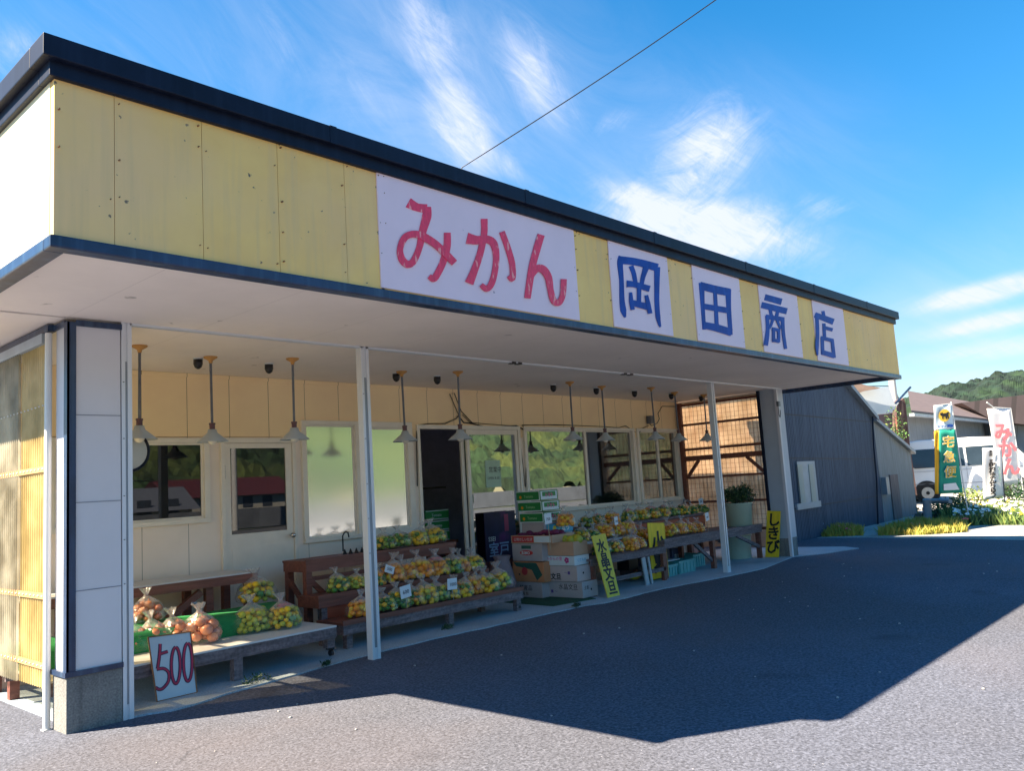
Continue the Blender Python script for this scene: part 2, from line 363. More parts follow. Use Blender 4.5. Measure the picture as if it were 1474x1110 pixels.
b = MB(); b.box(.12, 10.94, YW+.12, YB-.12, .0, .06); b.build('inner_floor', mat('inner_floor', (.45, .40, .40), .6), shop)
b = MB(); b.box(.12, 10.94, YW+.12, YB-.12, 2.6, 2.64); b.box(3.3, 3.38, YW+.13, 6.0, .06, 2.6); b.box(3.38, 10.9, 5.6, 5.7, .06, 2.6); b.build('inner_partition', mat('inner_wall', (.70, .64, .78), .8), shop)
# roof box
b = MB(); b.box(XF0+.02, XF1-.02, YF+.06, 2.24, 2.745, HT); b.box(-.1, 11.2, 2.24, YB+.3, 2.86, 2.96); b.build('roof', mat('roof_felt', (.2, .2, .2), .8), shop)  # unseen rear roof shaped low so the sun reaches the hut cladding
seam_x = [XF0]+[aY(px, 300, YF).x for px in (165, 292, 401, 497, 549)]
def fascia_panel(x0, x1, m=yellow): 
    b = MB(); b.box(x0+.0015, x1-.0015, YF, YF+.05, 2.72, HT+.005); return b.build('fascia_panel', m, shop)
lx = [aY(px, 400, YF).x for px in (549, 829, 878, 961, 996, 1062, 1089, 1143, 1164, 1207)]
for a, c in zip(seam_x, seam_x[1:]): fascia_panel(a, c)
fascia_panel(lx[0], lx[0]+1.0); fascia_panel(lx[0]+1.0, lx[1]); 
for i in (1, 3, 5, 7): fascia_panel(lx[i], lx[i+1])
for i in (2, 4, 6, 8): fascia_panel(lx[i], lx[i+1])
fascia_panel(lx[9], lx[9]+.9); fascia_panel(lx[9]+.9, XF1)
b = MB()
for k in range(4): b.box(XF0-.002, XF0+.05, YF+.05+k*.985, YF+.05+(k+1)*.985-.004, 2.72, HT+.005)
b.box(XF0+.05, XF1-.05, 2.24, 2.26, 2.97, HT)
b.build('side_fascia', pale, shop)
b = MB(); b.box(XF1-.05, XF1+.002, YF+.05, 2.24, 2.72, HT+.005); b.build('side_fascia', yellow, shop)
b = MB()     # cap in two steps, with joints
for (d, z0, z1) in ((.03, HT-.02, 3.625), (.072, 3.605, 3.717)):
    b.box(XF0-d, XF1+d, YF-d, YF+.12, z0, z1); b.box(XF0-d, XF0+.12, YF+.12, 2.30, z0, z1-.001); b.box(XF1-.12, XF1+d, YF+.12, 2.30, z0, z1-.001)
b.build('roof_cap', capm, shop, bevel=.006)
b = MB()
for x in [.9+1.83*k for k in range(6)]: b.box(x, x+.05, YF-.0745, YF-.06, 3.604, 3.719)
b.build('cap_joint', capm, shop)
b = MB(); d = .02; b.box(XF0-d, XF1+d, YF-d, YF+.075, 2.672, 2.733); b.box(XF0-d, XF0+.075, YF+.075, 2.26, 2.673, 2.733); b.box(XF1-.075, XF1+d, YF+.075, 2.26, 2.673, 2.733)
b.build('fascia_trim', trimm, shop, bevel=.008)
b = MB(); b.box(XF0+.075, XF1-.075, YF+.075, .0, 2.731, 2.744); b.build('soffit', sof, shop)
b = MB(); b.box(.0, 11.0, .05, YW, 2.7305, 2.7435); b.build('porch_ceiling', sof, shop)
for x0_, x1_ in ((XF0+.075, 0), (11.0, XF1-.075)): b = MB(); b.box(x0_, x1_, .05, 2.24, 2.731, 2.744); b.build('soffit', sof, shop)
b = MB()      # shutter rail along the soffit: two thin lips with a dark slot
b.box(.42, 10.9, .0, .014, 2.716, 2.745); b.box(.42, 10.9, .036, .05, 2.716, 2.745); b.build('shutter_rail', alu, shop)
b = MB(); b.box(.42, 10.9, .0145, .0355, 2.738, 2.744); b.build('rail_slot', black, shop)
b = MB()
for px, py in ((740, 522), (748, 523), (900, 538), (908, 539)):
    q = aZ(px, py, 2.72); b.box(q.x-.03, q.x+.03, -.006, .056, 2.708, 2.73)
b.build('rail_clip', black, shop)
b = MB(); b.box(XF1-.085, XF1-.075, YF+.08, 2.24, 2.70, 2.731); b.build('soffit_edge', trimm, shop)
# left corner column
b = MB(); b.box(0.012, .352, .006, .236, .35, 2.68); b.build('column', [colw], shop)
b = MB()
for z in (.89, 1.47, 2.06):   # panel joints
    b.box(.06, .352, .003, .0062, z, z+.006)
b.build('panel_joint', mat('joint_line', (.25, .26, .30), .7), shop)
b = MB(); b.box(-.002, .055, -.006, .006, .38, 2.70); b.box(-.004, .012, -.006, .05, .38, 2.70); b.box(.055, .36, -.008, .006, 2.675, 2.715); b.box(-.004, .012, .05, .25, 2.675, 2.715)
b.build('corner_trim', trimm, shop)
b = MB(); b.box(-.012, .358, -.012, .25, .352, .385); b.build('column_sill', trimm, shop)
b = MB(); b.box(0, .355, 0, .24, -.03, .351); b.build('column_base', conc_d, shop, bevel=.006)
# right corner pillar
b = MB(); b.box(10.90, 11.14, .07, .40, .30, 2.735); b.build('pillar', mat('blue_grey_panel', (.42, .47, .54), .5, .05), shop)
b = MB(); b.box(10.885, 10.935, .055, .072, .0, 2.73); b.box(10.885, 10.90, .072, .10, .0, 2.73); b.build('pillar_corner', colw, shop)
b = MB(); b.box(10.90, 11.14, .072, .40, -.02, .29); b.box(10.905, 11.15, .066, .41, .29, .31); b.build('pillar_base', conc_d, shop)
b = MB(); b.box(10.86, 10.90, .36, .40, .03, 2.73); b.build('pillar_edge', capm, shop)
# posts of aluminium channel
def post(x, y, w=.085, base=-.02):
    b = MB(); b.box(x-w/2, x+w/2, y+.008, y+.075, base, 2.732); b.mt(0)
    b.box(x-w/2-.001, x-w/2+.024, y, y+.0085, base-.001, 2.7325); b.box(x+w/2-.030, x+w/2+.001, y, y+.0085, base-.001, 2.7325)
    o = b.build('post', alu, shop)
    c = MB(); c.box(x-w/2+.026, x+w/2-.032, y+.004, y+.0075, .1, 2.45); c.build('post_groove', mat('dull_metal', (.26, .29, .33), .5, metal=.5), o)
    c = MB()
    for z in (.9, 1.2, 1.5, 1.9, 2.3): c.lathe([(0, 0), (.006, 0), (.006, .004), (0, .004)], 8, (x-w/2+.012, y-.002, z))
    c.build('screw', black, o)
post(.395, .0, .07); post(2.495, 0); post(8.745, .02); 
b = MB(); b.tube([(-.030, .262, 0), (-.030, .262, 2.66)], .023, 14); b.box(-.058, -.004, .235, .29, -.02, .005); b.build('post', aluw, shop)
sc_m = MB(); rnd = random.Random(9)
for xx in seam_x[:-1]+[seam_x[-1]]+lx[1:]+[XF1-.02]:
    for dx in (-.022, .022):
        for z in (2.80, 2.98, 3.18, 3.38, 3.50):
            if rnd.random() < .4 and XF0+.01 < xx+dx < XF1-.01: zz_ = z+rnd.uniform(-.02, .02); sc_m.tube([(xx+dx, YF-.0135, zz_), (xx+dx, YF+.001, zz_)], .0038*rnd.uniform(.6, 1.4), 6)
sc_m.build('screw_row', rust, shop)['kind'] = 'stuff'
# signboards with painted characters
def board(x0, x1, name, lab):
    b = MB(); b.box(x0, x1, YF-.010, YF, 2.745, HT-.004); o = b.build('signboard', pinkw, shop); o['label'] = lab; return o
s1 = board(lx[0]-.01, lx[1], 'mikan', 'wide pinkish board with three red hiragana')
b = MB(); brush(b, [([(222, 238), (280, 268), (345, 278)], (60, 46, 52)), ([(350, 265), (345, 330), (318, 430), (295, 540), (255, 630), (215, 648), (178, 610), (168, 545), (200, 470), (260, 447), (330, 468), (420, 528), (530, 640)], (40, 54, 44, 36, 40, 44, 40, 34, 40, 40, 46, 42, 40)),
  ([(482, 438), (480, 530), (455, 630), (415, 715), (390, 745), (362, 728)], (38, 42, 40, 40, 40, 26)),
  ([(614, 475), (680, 488), (745, 482), (790, 510), (808, 590), (800, 690), (778, 775), (745, 812), (708, 785)], (66, 50, 46, 44, 36, 34, 36, 36, 24)),
  ([(728, 346), (727, 450), (700, 580), (662, 690), (628, 775)], (38, 36, 38, 42, 52)), ([(846, 432), (885, 540), (915, 650), (916, 745), (888, 728)], (32, 34, 34, 34, 16)),
  ([(1107, 452), (1075, 560), (1045, 680), (1016, 875)], (42, 42, 40, 36)), ([(1036, 735), (1075, 680), (1118, 682), (1155, 735), (1170, 820), (1190, 890), (1225, 905), (1252, 850), (1258, 748)], (30, 42, 46, 42, 34, 36, 36, 32, 34))],
  (540, 240), 4.627, YF-.0102)
b.build('red_lettering', redp, s1)
ZC = [((860, 330), 6.168, [([(215, 240), (202, 300), (215, 450), (220, 620), (232, 720), (248, 782)], (44, 44, 34, 38, 46, 12)), ([(195, 272), (350, 290), (535, 340)], (62, 56, 62)), ([(532, 335), (530, 500), (530, 640), (540, 780), (560, 868)], (46, 38, 36, 36, 12)),
        ([(300, 325), (325, 395), (342, 485)], (36, 34, 30)), ([(432, 345), (408, 420), (392, 500)], (46, 34, 30)), ([(262, 484), (330, 490), (465, 528)], (54, 44, 48)), ([(372, 490), (371, 670)], (34, 30)),
        ([(298, 560), (303, 640), (315, 715)], (20, 32, 30)), ([(300, 650), (450, 688)], (46, 50)), ([(436, 585), (452, 660), (470, 748)], (26, 34, 34))]),
      ((860, 330), 6.168, [([(926, 475), (936, 680), (950, 890)], (44, 30, 26)), ([(912, 498), (1050, 535), (1178, 560)], (58, 62, 60)), ([(1162, 535), (1168, 700), (1185, 938)], (46, 34, 30)), ([(1045, 540), (1062, 865)], (28, 30)), ([(945, 684), (1165, 722)], (44, 46)), ([(942, 850), (1070, 878), (1192, 918)], (52, 58, 56))]),
      ((1060, 390), 5.896, [([(243, 222), (385, 262)], (46, 48)), ([(215, 288), (430, 342)], (46, 46)), ([(286, 318), (300, 385)], 24), ([(352, 335), (342, 395)], 24), ([(262, 380), (268, 480), (262, 560), (250, 632)], (26, 26, 30, 34)), ([(252, 388), (405, 412)], 34), ([(394, 395), (400, 520), (420, 662)], (26, 24, 22)),
        ([(312, 405), (300, 450), (282, 490)], (20, 18, 12)), ([(345, 410), (362, 455), (380, 490)], (20, 18, 14)), ([(318, 480), (318, 605)], 22), ([(305, 490), (372, 506)], 24), ([(362, 490), (362, 606)], 20), ([(308, 585), (366, 598)], 26)]),
      ((1060, 390), 5.896, [([(735, 340), (746, 392)], 24), ([(668, 372), (825, 432)], (40, 46)), ([(684, 380), (690, 520), (686, 640), (690, 715)], (26, 26, 26, 10)), ([(744, 445), (750, 575)], 24), ([(750, 482), (818, 500)], 26), ([(730, 560), (735, 710)], 24), ([(720, 568), (822, 592)], 28), ([(814, 580), (832, 738)], 24), ([(730, 690), (832, 722)], 36)])]
for (i, kn), (org, sc, st) in zip(((2, 'first'), (4, 'second'), (6, 'third'), (8, 'fourth')), ZC):
    s = board(lx[i], lx[i+1], kn, kn+' of four pinkish boards with one blue character each')
    b = MB(); brush(b, st, org, sc, YF-.0102); b.build('blue_lettering', navy, s)

# windows and doors ---------------------------------------------------
def window(o, mull=(), glass=g_clear, name='window', y=YW, fw=.045, label=None, fm=wfr):
    x0, x1, z0, z1 = o; b = MB(); ya, yb = y-.03, y+.06
    b.box(x0-.012, x1+.012, ya, yb, z1-fw, z1); b.box(x0-.012, x1+.012, ya-.012, yb, z0, z0+fw)
    b.box(x0-.012, x0+fw, ya, yb, z0+fw, z1-fw); b.box(x1-fw, x1+.012, ya, yb, z0+fw, z1-fw)
    for m in mull: b.box(m-.026, m+.026, ya+.02, yb-.01, z0+fw, z1-fw)
    f = b.build(name, fm, shop, bevel=.003)
    if label: f['label'] = label
    xs = [x0+fw]+list(mull)+[x1-fw]; gl = glass if isinstance(glass, list) else [glass]*(len(xs)-1)
    for i in range(len(xs)-1):
        yy = y+.012+.018*(i % 2); c = MB(); c.box(xs[i], xs[i+1], yy, yy+.004, z0+fw, z1-fw); c.build('pane', gl[i], f)
        d = MB(); s_ = .022     # sash
        for (p, q, r, t) in ((xs[i], xs[i+1], z0+fw, z0+fw+s_), (xs[i], xs[i+1], z1-fw-s_, z1-fw), (xs[i], xs[i]+s_, z0+fw+s_, z1-fw-s_), (xs[i+1]-s_, xs[i+1], z0+fw+s_, z1-fw-s_)): d.box(p, q, yy-.01, yy-.0002, r, t)
        d.build('sash', fm, f)
    return f
window(o_win, (), g_dark, label='dark window at the left end of the shop front')
window(o_fr, (), g_frost, label='frosted window left of the middle post')
window(o_f2, (), g_frost, label='frosted window right of the middle post', fw=.07)
window(o_wa, (aY(846, 690, YW).x,), g_clear, label='wide clear window of two panes')
window(o_wb, ((o_wb[0]+o_wb[1])/2-.02,), g_clear, label='smaller clear window by the lattice screen')
# hinged door
dx0, dx1, dz0, dz1 = o_door
b = MB(); b.box(dx0, dx0+.04, YW-.03, YW+.06, dz0, dz1); b.box(dx1-.04, dx1, YW-.03, YW+.06, dz0, dz1); b.box(dx0+.04, dx1-.04, YW-.03, YW+.06, dz1-.05, dz1); b.build('door_frame', wfr, shop)
gz0, gz1 = 1.09, 1.97; gx0, gx1 = dx0+.11, dx1-.12
b = MB(); y0, y1 = YW-.012, YW+.02
b.box(dx0+.043, dx1-.043, y0, y1, dz0+.01, gz0); b.box(dx0+.043, dx1-.043, y0, y1, gz1, dz1-.053); b.box(dx0+.043, gx0, y0, y1, gz0, gz1); b.box(gx1, dx1-.043, y0, y1, gz0, gz1)
b.box(dx0+.11, dx1-.12, y0-.004, y0, .18, gz0-.13)
door = b.build('door', wfr, shop, bevel=.002)
b = MB(); b.box(gx0, gx1, YW+.002, YW+.007, gz0, gz1); b.build('pane', glass_mat('door_glass', .065, 0, (.008, .012, .02), .3), door)
b = MB(); b.tube([(dx1-.085, y0, 1.03), (dx1-.085, y0-.035, 1.03)], .012, 10); b.sphere((dx1-.085, y0-.055, 1.03), .03, 2); b.build('handle', mat('chrome', (.6, .6, .6), .15, metal=1), door)
b = MB(); b.box(dx0+.032, dx0+.046, y0-.012, y0, 1.66, 1.80); b.box(dx0+.032, dx0+.046, y0-.012, y0, .3, .44); b.build('hinge', pipeg, door)
# sliding entry door
ex0, ex1, ez0, ez1 = o_en; em = aY(682, 700, YW).x; e2 = aY(672, 700, YW).x
b = MB(); b.box(ex0-.01, ex0+.035, YW-.03, YW+.08, ez0, ez1); b.box(ex1-.04, ex1+.01, YW-.03, YW+.08, ez0, ez1); b.box(ex0+.035, ex1-.04, YW-.03, YW+.08, ez1-.05, ez1); b.box(ex0, ex1, YW-.03, YW+.08, 0, .045)
b.build('door_frame', wfr, shop)
def leaf(x0, x1, yy, g):
    b = MB(); w = .055
    b.box(x0, x0+w, yy, yy+.03, .05, ez1-.052); b.box(x1-w, x1, yy, yy+.03, .05, ez1-.052); b.box(x0+w, x1-w, yy, yy+.03, ez1-.12, ez1-.052); b.box(x0+w, x1-w, yy, yy+.03, .05, .22)
    o = b.build('sliding_door', wfr, shop, bevel=.002); c = MB(); c.box(x0+w, x1-w, yy+.012, yy+.017, .22, ez1-.12); c.build('pane', g, o); return o
lf = leaf(e2+.02, ex1-.05, YW-.02, g_clear); leaf(e2-.04, ex1-.11, YW+.03, g_clear)
# papers taped inside the sliding door
P0, P1 = aY(698, 663, YW-.012), aY(722, 701, YW-.012)
b = MB(); b.box(P0.x, P1.x, YW-.013, YW-.009, P1.z, P0.z); pp = b.build('paper_notice', mat('pale_green_paper', (.45, .62, .48), .7), lf)
text('営業中', .085, ink, pp, (P0.x+.06, YW-.0135, P0.z-.16), (1, 0, 0), (0, 0, 1), .0004)
text('OPEN 8:30', .05, ink, pp, (P0.x+.03, YW-.0135, P0.z-.26), (1, 0, 0), (0, 0, 1), .0004)
# right end screen: battens, wire net and yellowed fibreglass
XS = 11.04
shm = sheet_mat('yellowed_fibreglass', (.76, .60, .40), .42, .35, noise_col=(.92, .80, .60))
scr = MB()
n = 130; ya, yb = .40, 2.02
vs = []; 
for i in range(n+1):
    y = ya+(yb-ya)*i/n; x = XS+.007*sin(i*2*pi/5.2)
    vs += [(x, y, .42), (x, y, 2.70)]
scr.add(vs, [(2*i, 2*i+2, 2*i+3, 2*i+1) for i in range(n)], True)
scr_o = scr.build('lattice_screen', shm, shop)
b = MB()
for z, h, dpt in ((2.66, .045, .04), (2.30, .04, .04), (1.86, .045, .04), (1.70, .085, .07), (1.36, .035, .04), (.93, .04, .04), (.46, .05, .05)):
    b.box(XS-.012-dpt, XS-.012, .405, 2.0, z-h/2, z+h/2)
b.box(XS-.09, XS-.014, 1.93, 2.02, .03, 2.70)
b.bar((XS-.05, 1.90, 1.38), (XS-.05, 1.66, 1.66), .04, .05); b.bar((XS-.05, .46, 1.40), (XS-.05, .74, 1.66), .04, .05)
b.build('batten', wood_b, scr_o)
b = MB()
for i in range(20): y = .43+i*.08; b.box(XS-.0105, XS-.0075, y, y+.005, .42, 2.69)
for i in range(28): z = .45+i*.08; b.box(XS-.0140, XS-.0110, .41, 1.93, z, z+.004)
b.build('wire_net', mat('rusty_net', (.16, .08, .06), .7), scr_o)
# left end: corrugated translucent sheets on battens
def corr(y0, y1, m, x, z0=.25, z1=2.63):
    n = int((y1-y0)/.045*8); vs = []
    for i in range(n+1):
        y = y0+(y1-y0)*i/n; xx = x-.012*cos((y-y0)/.045*2*pi); vs += [(xx, y, z0), (xx, y, z1)]
    b = MB(); b.add(vs, [(2*i, 2*i+2, 2*i+3, 2*i+1) for i in range(n)], True); return b.build('corrugated_sheet', m, shop)
corr(.29, .86, sheet_mat('yellow_clear_sheet', (.76, .58, .24), .08, .45, noise_col=(.90, .74, .38)), -.012)
corr(.84, 2.02, sheet_mat('clear_sheet', (.60, .54, .40), .55, .45, noise_col=(.84, .80, .68)), -.03)
b = MB()
for z in (1.72, .86, .40): b.box(-.036, -.026, .30, 2.0, z-.020, z+.020)
bt = b.build('batten', mat('orange_wood', (.50, .26, .11), .7, .2, wood=(16, 2, 16)), shop)
b = MB()
for z in (1.72, .86, .40, 2.16):
    for k in range(22): b.sphere((-.038, .34+k*.075, z), .007, 1)
b.build('nail', aluw, bt)
b = MB(); b.box(-.05, .0, .34, YW, 2.60, 2.67); b.build('sheet_flashing', mat('blue_grey_flash', (.35, .42, .50), .4), shop)
b = MB(); b.box(-.04, .012, .25, YB, 2.672, 2.72); b.build('top_trim', trimm, shop)


# conduit, cables on the wall
def cable(pts, r=.006, lab='black cable'): return pts
cw = YW-.02
def wp(l, y=cw, o=(0, 0), s=1): return [aY(o[0]+a/s, o[1]+c/s, y) for a, c in l]
b = MB(); b.tube(wp([(60, 1000), (52, 620), (60, 515), (150, 500), (280, 500), (370, 460), (390, 430)], o=(590, 520), s=5.55), .007, 6); b.build('wall_cable', black, shop)
b = MB(); b.tube(wp([(390, 430), (318, 262), (355, 256), (410, 400), (500, 495)], o=(590, 520), s=5.55), .006, 6); b.build('wall_cable', black, shop)
b = MB(); b.tube(wp([(390, 440), (430, 490), (500, 500), (600, 525), (700, 525), (850, 515), (905, 545)], o=(590, 520), s=5.55), .009, 6); b.build('wall_cable', black, shop)
b = MB(); b.tube(wp([(420, 430), (480, 490), (640, 505), (860, 520), (875, 560), (900, 800), (920, 1000)], o=(590, 520), s=5.55), .005, 6); b.build('wall_cable', black, shop)
b = MB(); b.tube(wp([(895, 515), (1000, 508), (1320, 515)], o=(590, 520), s=5.55), .005, 6); b.build('wall_cable', black, shop)
b = MB(); b.tube(wp([(905, 520), (925, 560), (930, 800), (925, 1010)], o=(590, 520), s=5.55), .006, 6); b.build('wall_cable', black, shop)
b = MB(); b.tube(wp([(60, 465), (300, 462), (640, 475), (760, 485), (810, 470), (880, 515)], o=(740, 520), s=5.046), .006, 6); b.build('wall_cable', black, shop)
b = MB(); b.tube(wp([(910, 520), (930, 490), (975, 470)], o=(740, 520), s=5.046), .006, 6); b.build('wall_cable', black, shop)
b = MB(); b.tube(wp([(985, 455), (1000, 470), (1040, 450), (1055, 420), (1045, 380), (1075, 328), (1180, 330)], o=(740, 520), s=5.046), .006, 6); b.build('wall_cable', black, shop)
b = MB(); b.tube([aY(180, 692, cw)]+[aY(226, 693, cw)], .004, 6); b.build('wall_cable', black, shop)

b = MB(); q = aY(935, 604, YW-.05); b.box(q.x-.05, q.x+.06, q.y-.06, q.y+.03, q.z-.07, q.z+.06); b.tube([(q.x, q.y+.03, q.z), (q.x, YW, q.z)], .01, 6)
tag(b.build('wall_speaker', pipeg, None), 'small grey box speaker high on the yellow wall near the lattice screen', 'speaker')

# ------------------------------------------------------------------ pendant lamps and ceiling spots
def ordn(i, n, side='left'):
    W_ = ['leftmost', 'second', 'third', 'fourth', 'fifth', 'sixth', 'seventh', 'eighth', 'ninth', 'tenth', 'eleventh', 'twelfth', 'thirteenth']
    if i == 0: return 'leftmost'
    if i == n-1: return 'rightmost'
    return W_[i]+' from left'
lamp = thing('pendant_lamp', 'x', 'lamp', (0, 0, 0), 'pendant lamps hanging from the porch ceiling')
b = MB(); b.lathe([(0, 0), (.062, 0), (.058, -.012), (.02, -.035), (.014, -.06), (0, -.06)], 18); b.build('ceiling_flange', brass, lamp)
b = MB(); b.tube([(0, 0, -.05), (.0, 0, -.60)], .0115, 10); b.build('pipe', pipeg, lamp)
b = MB(); b.tube([(0, 0, -.60), (0, 0, -.66)], .024, 12); b.tube([(0, 0, -.60), (0, 0, -.615)], .028, 12); b.build('socket', mat('purple_brown_socket', (.12, .05, .06), .5), lamp)
b = MB(); b.lathe([(.0, -.655), (.036, -.657), (.045, -.69), (.135, -.765), (.137, -.771), (.132, -.770), (.042, -.697), (.03, -.67)], 28); b.build('lamp_shade', shade, lamp)
b = MB(); b.sphere((0, 0, -.755), .042, 2); b.build('bulb', opal, lamp)
LP = [(201, 497), (303, 514), (421, 516), (578, 535), (659, 535), (820, 550), (866, 556), (937, 558), (971, 566), (1013, 568)]
LB = [(203, 640), (304, 641), (428, 638), (584, 640), (667, 638), (829, 638), (870, 640), (944, 636), (979, 638), (1020, 637)]
LX = ['before the dark window at the far left', 'above the left edge of the hinged door', 'between the hinged door and the frosted window', 'before the right frosted pane', 'over the open dark doorway', 'over the middle of the clear window', 'just beside the clear window mullion', 'in front of the wall speaker', 'at the yellow wall end by the lattice', 'half hidden behind the right post']
for i, (t, bb) in enumerate(zip(LP, LB)):
    T = aZ(t[0], t[1], 2.7305); T.y = min(max(T.y, .80), 1.05)
    T = aY(t[0], t[1], T.y); o = lamp if i == 0 else dup(lamp)
    o.location = (T.x, T.y, 2.7305); o.rotation_euler = (0, radians(-.8 if i % 3 else .6), radians(i*37))
    o['label'] = 'pendant lamp with grey shade, '+LX[i]
sp = thing('ceiling_spotlight', 'x', 'spotlight', (0, 0, 0), 'black ceiling spotlights under the porch')
b = MB(); b.lathe([(0, 0), (.042, 0), (.04, -.012), (0, -.012)], 16); b.build('mount', alu, sp)
b = MB(); b.lathe([(0, -.010), (.040, -.012), (.041, -.055), (.030, -.085), (.010, -.100), (0, -.101)], 18); b.build('lamp_head', black, sp)
SP = [(285, 515), (387, 523), (570, 535), (629, 539), (796, 551), (858, 557), (913, 561), (966, 567), (1009, 570)]
SX = ['left of the second pendant lamp', 'left of the third pendant lamp, near the hinged door', 'touching the lamp over the frosted pane', 'standing free left of the doorway lamp', 'over the left part of the clear window', 'over the clear window mullion', 'between the clear windows', 'beside the lamp at the wall end', 'next to the lamp behind the right post']
for i, t in enumerate(SP):
    T = aY(t[0], t[1], 1.16); o = sp if i == 0 else dup(sp); o.location = (T.x, 1.16, 2.7305); o['label'] = 'black ceiling spotlight '+SX[i]

# round mirror hung at the left end
T = aY(184, 650, .9); mr_ = thing('round_mirror', 'round grey traffic mirror hanging behind the left post', 'mirror', tuple(T))
b = MB(); b.tube([T+V((0, .02, 0)), T+V((0, -.02, 0))], .16, 28); b.build('mirror_disc', shade, mr_)
b = MB(); pts = [T+V((.16*cos(a*pi/16), -.02, .16*sin(a*pi/16))) for a in range(33)]; b.tube(pts, .012, 8, False); b.build('rim', capm, mr_)
b = MB(); b.tube([T+V((0, 0, .16)), V((T.x, T.y, 2.73))], .010, 8); b.build('pipe', pipeg, mr_)

# ------------------------------------------------------------------ furniture
# left back bench
bn = thing('long_bench', 'tall dark wood bench with a white top against the left wall', 'bench', (1.2, 1.6, .03))
b = MB(); b.box(.05, 2.19, 1.42, 1.95, .735, .75); b.build('bench_top', wood_w, bn)
b = MB(); b.box(.05, 2.20, 1.41, 1.44, .655, .734); b.box(.05, 2.20, 1.92, 1.95, .655, .734); b.box(2.17, 2.20, 1.44, 1.92, .655, .734); b.build('apron', wood_b, bn)
for x in (.1, .58, 1.70, 2.10):
    for y in (1.45, 1.88): b = MB(); b.box(x, x+.07, y, y+.06, .012, .655); b.build('leg', wood_b, bn)
b = MB(); b.bar((1.0, 1.48, .20), (1.66, 1.48, .62), .05, .06); b.bar((.15, 1.47, .35), (2.12, 1.47, .40), .03, .05); b.build('brace', wood_b, bn)
# left front low table
ft = thing('low_display_table', 'low wooden display table with a white top holding onion and citrus bags', 'table', (1.2, .8, .03))
b = MB(); b.box(.02, 2.33, .34, 1.30, .275, .290); b.build('table_top', wood_w, ft)
b = MB(); b.box(.02, 2.33, .345, .375, .185, .2745); b.box(2.30, 2.33, .375, 1.28, .185, .2745); b.box(.02, 2.33, 1.27, 1.30, .185, .2745); b.build('apron', wood_g, ft)
for x, y in ((1.36, .35), (2.26, .38), (1.36, 1.2), (2.26, 1.2), (.3, .38)):
    b = MB(); b.box(x, x+.075, y, y+.07, .012 if x < 2 else .10, .185); l = b.build('leg', wood_g, ft)
    if x > 2: c = MB(); c.tube([(x+.03, y+.02, .055), (x+.06, y+.02, .055)], .026, 12); c.box(x+.01, x+.07, y, y+.05, .085, .10); c.build('caster', black, l)
g = MB(); prof = [(.78, .291), (.775, .40), (.80, .445), (.86, .462), (1.20, .470), (1.24, .45), (1.25, .291)]
n = 26; vs = []
for i in range(n+1):
    x = .03+2.20*i/n
    for (y, z) in prof: vs.append((x, y+.006*noise.noise(V((x*4, z*9, 0))), z+(.008*noise.noise(V((x*3, y*5, 2))) if z > .3 else 0)))
k = len(prof); g.add(vs, [(i*k+j, i*k+j+1, (i+1)*k+j+1, (i+1)*k+j) for i in range(n) for j in range(k-1)], True); g.add(vs[:k], [tuple(range(k))]); g.add(vs[-k:], [tuple(range(k))[::-1]])
tag(g.build('turf_riser', turf), 'green artificial turf draped over a step at the back of the low white table', 'turf mat')
# three tier stand
def tier_stand(lab, tiers, legs, mtop, loc, front_board=True):
    t = thing('tiered_stand', lab, 'stand', loc)
    for i, (x0, x1, y0, y1, z) in enumerate(tiers):
        b = MB(); b.box(x0, x1, y0, y1, z-.022, z); b.box(x0, x1, y0, y0+.018, z, z+.022 if i == len(tiers)-1 else z+.012); b.build('shelf', mtop, t)
        b = MB(); b.box(x0+.01, x1-.01, y0+.012, y0+.04, z-.11, z-.0225); b.box(x1-.04, x1-.01, y0+.04, y1, z-.11, z-.0225); b.box(x0+.01, x0+.04, y0+.04, y1, z-.11, z-.0225)
        b.build('apron', wood_g if i == len(tiers)-1 else wood_b, t)
    for (x, y, z) in legs:
        b = MB(); b.box(x, x+.065, y, y+.065, .012, z); b.build('leg', wood_g if z < .4 else wood_b, t)
    return t
T1 = (2.60, 4.62, 1.20, 1.62, .80); T2 = (2.55, 4.86, .93, 1.30, .475); T3 = (2.55, 5.02, .55, .98, .255)
ts = tier_stand('three step dark wood stand filled with bags of green and orange citrus', [T1, T2, T3],
    [(2.62, 1.23, .69), (2.62, 1.55, .69), (4.52, 1.23, .69), (4.52, 1.55, .69), (2.6, .96, .365), (4.74, .97, .365), (3.88, .575, .145), (4.92, .58, .145), (2.62, .6, .145)], wood_b, (3.8, 1.0, .03))
b = MB(); b.box(2.60, 4.95, .975, .99, .256, .40); b.build('back_board', wood_r, ts)
b = MB(); b.bar((2.66, 1.25, .62), (3.0, 1.25, .30), .03, .05); b.bar((2.63, 1.26, .35), (2.63, 1.56, .62), .03, .05); b.box(2.64, 4.55, 1.24, 1.27, .60, .64); b.build('brace', wood_b, ts)
c = MB(); c.tube([(4.94, .60, .055), (4.975, .60, .055)], .026, 12); c.build('caster', black, ts)
